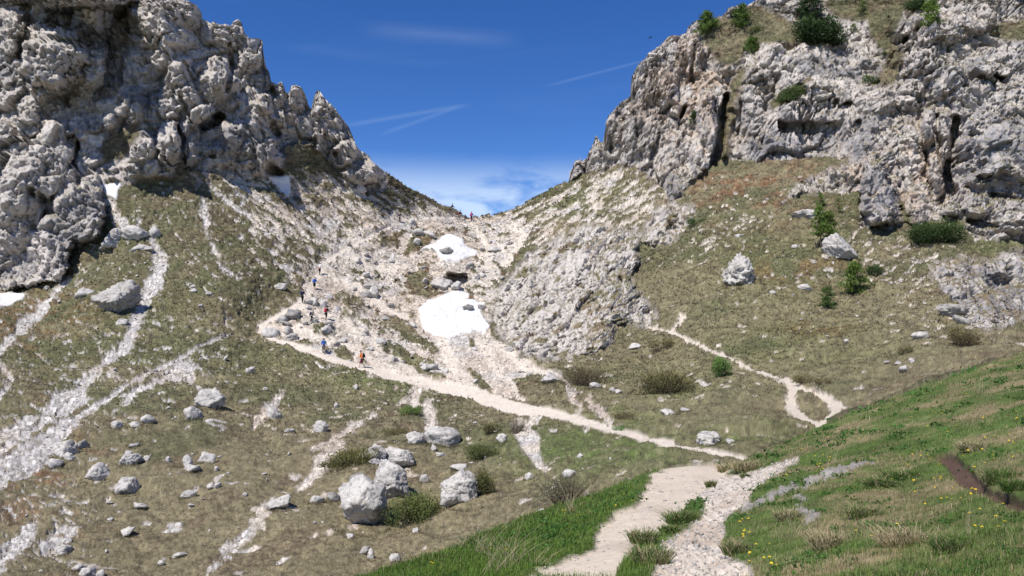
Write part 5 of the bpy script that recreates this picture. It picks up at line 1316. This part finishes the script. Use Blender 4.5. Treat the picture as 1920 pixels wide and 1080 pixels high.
# taller tussocks, one by one
def tussock(x, y, wpx, hpx, label, group, seed, straw=.5, near=True, n=260):
    r = np.random.default_rng(seed)
    p, nn, i = spot(x, y, near); k = p.y / F
    Wd, Hh = wpx * k * 1.15, hpx * k * .62
    a = r.uniform(0, 6.28, n); rad = np.sqrt(r.random(n)) * Wd * .32
    b0 = np.stack([np.cos(a) * rad, np.sin(a) * rad * .7, np.zeros(n)], -1)
    tx = np.stack([b0[:, 0] * 1.5 + r.normal(size=n) * Wd * .18, b0[:, 1] * 1.5 + r.normal(size=n) * Wd * .15, Hh * r.uniform(.5, 1.1, n)], -1)
    wd = max(.0025, .5 * k); sd = np.stack([np.ones(n), np.zeros(n), np.zeros(n)], -1) * wd
    md = b0 * .55 + tx * .45 + np.array([0, 0, Hh * .22]); tx[:, 2] *= r.uniform(.55, 1.1, n)
    V = np.stack([b0 - sd, b0 + sd, md - sd * .8, md + sd * .8, tx], 1).astype(np.float32).reshape(-1, 3)
    f = (np.array([[0, 1, 3], [0, 3, 2], [2, 3, 4]])[None] + (np.arange(n) * 5)[:, None, None]).reshape(-1, 3)
    pick = r.random((n, 1)) < straw
    c = np.where(pick, np.array([[.46, .38, .23]]), np.array([[.095, .160, .036]])) * r.uniform(.6, 1.3, (n, 1))
    o = link('grass_tussock', mesh_np('grass_tussock', V, f, np.repeat(c, 5, 0), [M_GRASS]))
    o.location = p - Vector((0, 0, .01))
    return tag(o, label, 'grass tuft', group)
for q, (x, y, w, h, s, lab) in enumerate([
    (1690, 908, 92, 40, .15, 'broad dark green tussock on the near hill beside the stone ledge'), (1650, 925, 60, 30, .3, 'smaller green tussock left of the broad dark one'),
    (1400, 880, 66, 34, .85, 'straw coloured tussock hanging over the end of the wide path'), (1362, 884, 40, 24, .8, 'small straw tussock where the wide path bends'),
    (1333, 917, 24, 24, .35, 'lone green tuft on the pale rock beside the wide path'), (1397, 898, 20, 15, .3, 'little tuft higher up the pale rock'),
    (1277, 985, 70, 44, .12, 'long green tuft between path and rubble, upper one'), (1255, 1004, 42, 34, .1, 'dark green tuft between path and rubble, lower one'),
    (1205, 1030, 60, 46, .35, 'grassy cushion at the inner edge of the wide path'), (1225, 1068, 90, 56, .45, 'grassy mound at the bottom edge between path and rubble'),
    (1835, 850, 80, 34, .7, 'pale straw hump above the earth path'), 
    (1880, 905, 90, 50, .12, 'lush green clump over the earth path bank'), (1910, 935, 60, 46, .1, 'green clump at the right edge above the earth path'),
    (1380, 1045, 60, 46, .5, 'tuft at the lower right rim of the rubble'), (1560, 1040, 90, 50, .85, 'straw tussock low on the near hill'),
    (1700, 1040, 120, 60, .9, 'largest straw tussock near the bottom edge'), (1480, 985, 60, 34, .7, 'straw tuft under the stone ledge'),
    (1620, 975, 70, 40, .4, 'mixed tuft in the middle of the near hill'), (1800, 1045, 110, 54, .15, 'leafy green clump below the earth path')]):
    tussock(x, y, w, h, lab, None, 701 + q, s, n=560 if w > 50 else 300)
def stalks(x, y, wpx, hpx, label, seed, n=26):
    r = np.random.default_rng(seed)
    p, nn, i = spot(x, y, True); k = p.y / F; P_ = []
    for q in range(n):
        b0 = np.array([r.normal() * wpx * k * .12, r.normal() * wpx * k * .12, 0])
        e = b0 + np.array([r.normal() * wpx * k * .33, r.normal() * wpx * k * .2, hpx * k * r.uniform(.4, 1.0)])
        m = (b0 + e) / 2 + np.array([0, 0, hpx * k * .1])
        P_ += [tube_np(b0, m, .35 * k, .3 * k, 3), tube_np(m, e, .3 * k, .12 * k, 3)]
    v, f = join(P_)
    o = link('dry_grass_stalks', mesh_np('dry_grass_stalks', v, f, None, [M_STRAW])); o.location = p
    return tag(o, label, 'dry grass')
M_STRAW = simple_mat('straw', .8, (.42, .35, .22), bump=30)
stalks(945, 1078, 150, 92, 'big fan of dry stalks at the bottom of the green bank', 801, 42)
stalks(905, 1040, 80, 60, 'thin dry stalks in the middle of the green bank', 802, 18)
stalks(1075, 965, 80, 60, 'dry stalks at the top of the green bank', 803, 18)
stalks(1000, 1068, 70, 46, 'dry stalks close to the path edge on the green bank', 804, 16)
stalks(868, 1026, 50, 44, 'short dry stalks on the brow of the green bank', 805, 12)
stalks(1562, 872, 26, 36, 'upright dry stalks beside the stone ledge', 806, 7)
stalks(1820, 1030, 30, 70, 'upright dry stalks below the earth path', 807, 6)
stalks(1835, 740, 40, 36, 'dry stalks high on the near hill', 808, 9)
stalks(1850, 858, 30, 30, 'dry stalks above the earth path', 809, 8)
stalks(1500, 1010, 60, 40, 'dry stalks below the stone ledge', 810, 12)

def leafy():
    r = np.random.default_rng(69); w = np.clip(tn * (1 - strawf * .6) * sstep(-.1, .5, fbm(Xw / .7, Yw / .7, Zw / .7, 2, .5, 68)), 0, None)
    ci = r.choice(len(w), 900, p=w / w.sum()); P_ = []; cc = []; ss = []
    for i in ci:
        m = r.integers(10, 26); k = max(PF[i, 1], 5) / F
        P_.append(PF[i] + r.normal(size=(m, 3)) * np.array([9 * k, 9 * k, 1.2 * k]) + np.array([0, 0, 2.5 * k]))
        cc.append(np.tile(np.array([.060, .135, .030]) * r.uniform(.7, 1.5), (m, 1)) * r.uniform(.75, 1.3, (m, 1))); ss.append(np.full((m, 1), 6.0 * k) * r.uniform(.7, 1.2))
    P_, cc, ss = np.concatenate(P_), np.concatenate(cc), np.concatenate(ss)
    V, f, c_ = leaf_cloud(P_, .35, ss, .75, cc, r)
    o = link('meadow_plants', mesh_np('meadow_plants', V, f, np.clip(c_, .01, .5), [M_GRASS])); tag(o, 'broad leaved green plants among the grass of the near hill', 'plants', None, 'stuff')
leafy()
# ------------------------------------------------------------ yellow flowers of the near hill, one object each
M_PETAL = simple_mat('petal', .6, (.80, .60, .03), bump=60)
M_STEM = simple_mat('flower_stem', .8, (.08, .15, .03), bump=60)
def flower_mesh():
    P_, idx = [], []
    v, f = tube_np((0, 0, 0), (.1, .0, 2.6), .12, .1, 3)
    V = list(v); Q = [list(x) for x in f]; M = [1] * len(f)
    for ring, (n, rr, zz) in enumerate(((9, 1.0, 2.75), (7, .65, 2.95))):
        for k in range(n):
            a = 2 * math.pi * (k + .5 * ring) / n; w = math.pi / n * .95
            o = len(V)
            V += [(.1, 0, 2.6), (.1 + rr * .8 * math.cos(a - w), rr * .8 * math.sin(a - w), zz), (.1 + rr * math.cos(a), rr * math.sin(a), zz + .1), (.1 + rr * .8 * math.cos(a + w), rr * .8 * math.sin(a + w), zz)]
            Q.append([o, o + 1, o + 2, o + 3]); M.append(0)
    return mesh_np('yellow_flower', np.array(V, np.float32), np.array(Q), None, [M_PETAL, M_STEM], False, M)
FM = flower_mesh()
FLR = np.random.default_rng(77)
FC = [(1770,872,14,22),(1455,885,12,20),(1540,878,8,16),(1580,845,10,24),(1790,920,10,26),(1800,800,12,40),(1640,820,10,40),(1810,690,10,30),(1880,1000,8,30),(1440,1060,10,18),(1850,860,10,30),(1600,1000,10,70),(1730,955,8,50),
      (720,1066,7,30),(820,1052,6,30),(960,1010,8,40),(1090,960,9,30),(1170,945,7,18),(1150,990,4,30),(880,1060,6,50),(1900,820,10,40),(1700,760,10,50),(1395,1010,8,16),(1400,850,5,14),(1840,945,6,14)]
for (x, y, n, sp) in FC:
    for q in range(n):
        xx = x + FLR.normal() * sp * 1.1; yy = y + FLR.normal() * sp * .7
        if xx > 1915 or yy > 1078 or yy < np.interp(xx, brx, bry) + 2: continue
        p, nn, i = spot(xx, yy, True)
        if dirt[i] + pw[i] + gn[i] > .4: continue
        o = link('yellow_flower', FM)
        s = FLR.uniform(.010, .017)
        o.scale = (s, s, s * FLR.uniform(.9, 1.8)); o.location = p
        o.rotation_euler = (FLR.uniform(-.2, .45), FLR.uniform(-.4, .2), FLR.uniform(-.6, .6))
        if xx < 1270: tag(o, 'yellow flower in the lush grass ' + nearest(xx, yy, [('at the brow of the green bank', 780, 1050), ('among the dry stalks', 960, 1050), ('beside the wide path', 1170, 960), ('high on the green bank', 1080, 950)]), 'flower', 'yellow flowers on the green bank')
        else: tag(o, 'yellow flower on the near hill ' + nearest(xx, yy, [('at the start of the earth path', 1770, 870), ('over the earth path bank', 1880, 880), ('above the stone ledge', 1480, 880), ('right of the stone ledge', 1620, 860), ('at the rim of the rubble', 1420, 1030), ('below the earth path', 1780, 950), ('near the bottom edge', 1700, 1050), ('high up near the brow', 1780, 720), ('on its middle slope', 1650, 800), ('low in the middle', 1580, 980), ('at the right edge', 1900, 1000)]), 'flower', 'yellow flowers on the near hill')
print('grass t', time.time() - T0)

# ------------------------------------------------------------ hikers
def flat_mat(name, c, rough=.8): return simple_mat(name, rough, c, bump=18)
M_SKIN = flat_mat('skin', (.50, .31, .22), .6)
M_HAIR = flat_mat('hair', (.035, .024, .018))
CLOTH = {k: flat_mat('cloth_' + k, v) for k, v in dict(orange=(.85, .22, .04), blue=(.05, .17, .42), royal=(.04, .12, .45), navy=(.018, .028, .085), black=(.014, .014, .017), grey=(.17, .16, .15), red=(.50, .03, .05),
                                                  white=(.78, .77, .75), purple=(.16, .04, .16), pink=(.55, .08, .30), dkred=(.22, .04, .03), stone=(.22, .20, .17), maroon=(.12, .02, .04)).items()}
DG = bpy.context.evaluated_depsgraph_get
def skin_mesh(name, joints, edges, mat, rootv=0, sub=1):
    me = bpy.data.meshes.new(name + '_sk'); me.from_pydata([j[:3] for j in joints], edges, [])
    o = bpy.data.objects.new(name + '_sk', me); COL.objects.link(o)
    m = o.modifiers.new('s', 'SKIN'); m.use_smooth_shade = True
    for i, v in enumerate(me.skin_vertices[0].data):
        r = joints[i][3]; r = r if isinstance(r, tuple) else (r, r)
        v.radius = r; v.use_root = (i == rootv)
    if sub: o.modifiers.new('d', 'SUBSURF').levels = sub
    dg = DG(); dg.update()
    out = bpy.data.meshes.new_from_object(o.evaluated_get(dg)); out.name = name
    bpy.data.objects.remove(o, do_unlink=True); bpy.data.meshes.remove(me)
    out.materials.clear(); out.materials.append(mat)
    return out
def ellipsoid(name, c, r, mat, cut=None, sub=3):
    v, f = ICO[sub]; v = v * np.array(r) + np.array(c)
    if cut is not None:
        keep = np.array([cut(*v[q].mean(0)) for q in f]); f = f[keep]
    return mesh_np(name, v.astype(np.float32), f, None, [mat], True)
def rbox(name, c, s, mat, bev=.04, rx=0):
    bm = bmesh.new(); bmesh.ops.create_cube(bm, size=1)
    bmesh.ops.scale(bm, vec=s, verts=bm.verts)
    bmesh.ops.bevel(bm, geom=bm.edges[:], offset=bev, segments=2, affect='EDGES')
    bmesh.ops.rotate(bm, cent=(0, 0, 0), matrix=Matrix.Rotation(rx, 3, 'X'), verts=bm.verts)
    bmesh.ops.translate(bm, vec=c, verts=bm.verts)
    me = bpy.data.meshes.new(name); bm.to_mesh(me); bm.free(); me.materials.append(mat); return me
def person(x, y, label, heading, top, legs, pack=None, hat=None, stride=.28, lean=.10, lift=0., shorts=False, scale=1., hair=True, pole=False, armswing=.2):
    """heading: direction walked, radians, 0 = away from the viewer, +pi/2 = to the left; built facing +Y"""
    p, n, i = spot(x, y)
    t = root('person', p + Vector((0, 0, -.02)), label, 'hiker', 'hikers on the path to the pass', heading)
    t.scale = (scale,) * 3
    hy = 0.0
    hip = (0, hy, .95); ch = (0, hy + lean * .8, 1.32); nk = (0, hy + lean * 1.1, 1.50); hd = (0, hy + lean * 1.35 + .02, 1.64)
    kL = (-.10, stride * .75, .52 + lift * .55); fL = (-.10, stride, .08 + lift); toL = (-.11, stride + .17, .045 + lift)
    kR = (.10, -stride * .15 + .06, .50); fR = (.10, -stride, .09); toR = (.11, -stride + .16, .045)
    shL = (-.19, ch[1] + .02, 1.42); shR = (.19, ch[1] + .02, 1.42)
    elL = (-.27, shL[1] - armswing * .6, 1.15); elR = (.27, shR[1] + armswing * .5, 1.15)
    haL = (-.25, elL[1] + .16, .96 + .06); haR = (.25, elR[1] + .22, 1.00)
    J = [(*hip, (.13, .10)), (*ch, (.155, .105)), (*nk, .052), (hd[0], hd[1], hd[2] - .02, .085), (hd[0], hd[1] + .01, hd[2] + .09, .075),
         (-.09, hip[1], .90, .088), (*kL, .058), (*fL, .042), (*toL, .034), (.09, hip[1], .90, .088), (*kR, .058), (*fR, .042), (*toR, .034),
         (*shL, .055), (*elL, .042), (*haL, .032), (*shR, .055), (*elR, .042), (*haR, .032)]
    E = [(0, 1), (1, 2), (2, 3), (3, 4), (0, 5), (5, 6), (6, 7), (7, 8), (0, 9), (9, 10), (10, 11), (11, 12), (1, 13), (13, 14), (14, 15), (1, 16), (16, 17), (17, 18)]
    for hi, h, s in ((15, haL, -1), (18, haR, 1)):
        for q in range(4):                                   # four unequal curled fingers and a thumb
            o = (q - 1.5) * .020; L = (.062, .075, .070, .055)[q]
            J += [(h[0], h[1] + .045 + o * .2, h[2] - .03 + o, .011), (h[0] - s * .02, h[1] + .045 + L * .7, h[2] - .05 + o, .009)]
            E += [(hi, len(J) - 2), (len(J) - 2, len(J) - 1)]
        J += [(h[0] - s * .035, h[1] + .05, h[2] + .015, .011)]; E += [(hi, len(J) - 1)]
    link('body', skin_mesh('body', J, E, M_SKIN), t)
    # face: nose and two eyes, ears stay with the head shape
    link('nose', ellipsoid('nose', (0, hd[1] + .105, hd[2] + .005), (.014, .02, .022), M_SKIN, None, 2), t)
    for s in (-1, 1): link('eye', ellipsoid('eye', (s * .032, hd[1] + .088, hd[2] + .035), (.013, .008, .008), CLOTH['black'], None, 1), t)
    if hat: 
        link('cap', ellipsoid('cap', (0, hd[1], hd[2] + .07), (.105, .115, .09), CLOTH[hat], lambda a, b, c: c > hd[2] + .055), t)
        link('cap_brim', rbox('cap_brim', (0, hd[1] + .13, hd[2] + .075), (.15, .10, .015), CLOTH[hat], .005), t)
    link('hair', ellipsoid('hair', (0, hd[1] - .012, hd[2] + .05), (.096, .108, .105), M_HAIR, lambda a, b, c: c > hd[2] + .07 or b < hd[1] - .01), t)
    Jt = [(0, hip[1], .93, (.165, .125)), (0, ch[1] - .02, 1.18, (.165, .125)), (*ch, (.18, .13)), (nk[0], nk[1], nk[2] - .04, .075), (*shL, .078), (*elL, .062), (haL[0], haL[1] - .05, haL[2] + .05, .047), (*shR, .078), (*elR, .062), (haR[0], haR[1] - .05, haR[2] + .05, .047)]
    link('jacket', skin_mesh('jacket', Jt, [(0, 1), (1, 2), (2, 3), (2, 4), (4, 5), (5, 6), (2, 7), (7, 8), (8, 9)], CLOTH[top]), t)
    ml = (lambda k, f, q: tuple(k[z] + (f[z] - k[z]) * q for z in range(3)))
    e = .1 if shorts else .88
    Jl = [(0, hip[1], .97, (.16, .125)), (-.095, hip[1], .87, .112), (*kL, .085 if shorts else .077), (*ml(kL, fL, e), .085 if shorts else .06), (.095, hip[1], .87, .112), (*kR, .085 if shorts else .077), (*ml(kR, fR, e), .085 if shorts else .06)]
    link('shorts' if shorts else 'trousers', skin_mesh('trousers', Jl, [(0, 1), (1, 2), (2, 3), (0, 4), (4, 5), (5, 6)], CLOTH[legs]), t)
    for f, to in ((fL, toL), (fR, toR)):
        link('shoe', skin_mesh('shoe', [(f[0], f[1] - .03, f[2] - .03, .055), (f[0], f[1] + .07, f[2] - .04, .05), (*to, .042), (f[0], f[1], f[2] + .06, .055)], [(0, 1), (1, 2), (0, 3)], CLOTH['stone']), t)
    if pack:
        b = link('backpack', rbox('backpack', (0, ch[1] - .24, 1.26), (.32, .22, .52), CLOTH[pack], .07, -lean * .7), t)
        link('pocket', rbox('pocket', (0, ch[1] - .37, 1.16), (.24, .09, .24), CLOTH[pack], .035, -lean * .7), b)
        for s in (-1, 1):
            link('strap', skin_mesh('strap', [(s * .12, ch[1] - .12, 1.46, .022), (s * .13, ch[1] + .06, 1.50, .022), (s * .13, ch[1] + .155, 1.34, .022), (s * .15, ch[1] + .02, 1.08, .022)], [(0, 1), (1, 2), (2, 3)], CLOTH['black']), b)
    if pole:
        v, f = tube_np((haR[0], haR[1] + .03, haR[2] + .06), (haR[0] + .05, haR[1] + .25, .02), .012, .008, 5)
        link('walking_pole', mesh_np('walking_pole', v, f, None, [CLOTH['grey']]), t)
    return t
R_ = math.radians
person(679, 689, 'hiker in orange top and dark shorts with a black backpack, walking down left', R_(100), 'orange', 'maroon', 'black', None, .27, .10, 0, True, 1.03)
person(607, 662, 'hiker with bright blue backpack and blue jacket on the lower path', R_(12), 'blue', 'stone', 'royal', None, .20, .14, 0, False, .98)
person(584, 606, 'hiker with navy backpack stepping up over rocks', R_(-80), 'grey', 'black', 'navy', None, .24, .16, .22, False, .92)
person(611, 602, 'hiker with red backpack and black trousers', R_(-25), 'black', 'black', 'red', None, .20, .16, .05, False, .98)
person(567, 566, 'hiker in dark navy with long black trousers beside the turf edge', R_(-20), 'navy', 'black', 'navy', None, .14, .10, 0, False, 1.02)
person(589, 543, 'hiker with blue backpack and black shorts below the one in white', R_(-8), 'royal', 'black', 'royal', None, .14, .14, 0, True, 1.0)
person(599, 514, 'hiker in white top and white cap with black trousers', R_(-30), 'white', 'black', None, 'white', .16, .18, 0, False, 1.02)
person(750, 416, 'dark clothed hiker on the upper path below the crest', R_(-60), 'black', 'black', None, None, .14, .08, 0, False, 1.05)
person(846, 402, 'dark blue clothed hiker, leftmost on the pass', R_(-60), 'navy', 'stone', None, None, .12, .05, 0, False, 1.1)
person(864, 411, 'black clothed hiker, second from the left on the pass', R_(10), 'black', 'stone', None, None, .12, .04, 0, False, 1.1)
person(860, 413, 'hiker in dark red half hidden beside the black clothed one', R_(30), 'dkred', 'stone', None, None, .10, .05, 0, False, .95)
person(872, 412, 'hiker in grey blue sinking behind the pass', R_(0), 'navy', 'navy', None, None, .10, .05, 0, False, .8)
person(885, 413, 'hiker in purple and pink, rightmost on the pass', R_(-20), 'purple', 'maroon', 'pink', None, .10, .04, 0, False, 1.1)

# ------------------------------------------------------------ a dark bird in the sky
Yb_ = 90.; kb = Yb_ / F
t = root('bird', Vector(((1219 - 960) * kb, Yb_, CZ + (HOR - 71) * kb)), 'small dark bird flying left of the right cliff', 'bird', None, .5)
link('body', skin_mesh('body', [(-.20, 0, 0, .012), (-.10, 0, 0, .035), (.05, 0, .01, .05), (.15, 0, .03, .03), (.20, 0, .025, .008)], [(0, 1), (1, 2), (2, 3), (3, 4)], CLOTH['black']), t)
for s in (-1, 1):
    v = np.array([(.08, .03 * s, .03), (-.06, .03 * s, .03), (.10, .22 * s, .10), (-.05, .22 * s, .09), (.02, .42 * s, .06), (-.04, .40 * s, .05)], np.float32)
    v2 = v - np.array([0, 0, .012], np.float32)
    fs = np.array([[0, 2, 3, 1], [2, 4, 5, 3], [6, 7, 9, 8], [8, 9, 11, 10], [0, 6, 8, 2], [2, 8, 10, 4], [1, 3, 9, 7], [3, 5, 11, 9], [4, 10, 11, 5], [0, 1, 7, 6]])
    link('wing', mesh_np('wing', np.r_[v, v2], fs, None, [CLOTH['black']]), t)
print('all t', time.time() - T0)
tris = sum(sum(len(q.vertices) - 2 for q in m.polygons) if len(m.polygons) < 5000 else len(m.polygons) * (2 if len(m.polygons[0].vertices) == 4 else 1) for m in bpy.data.meshes)
print('triangles about', tris)
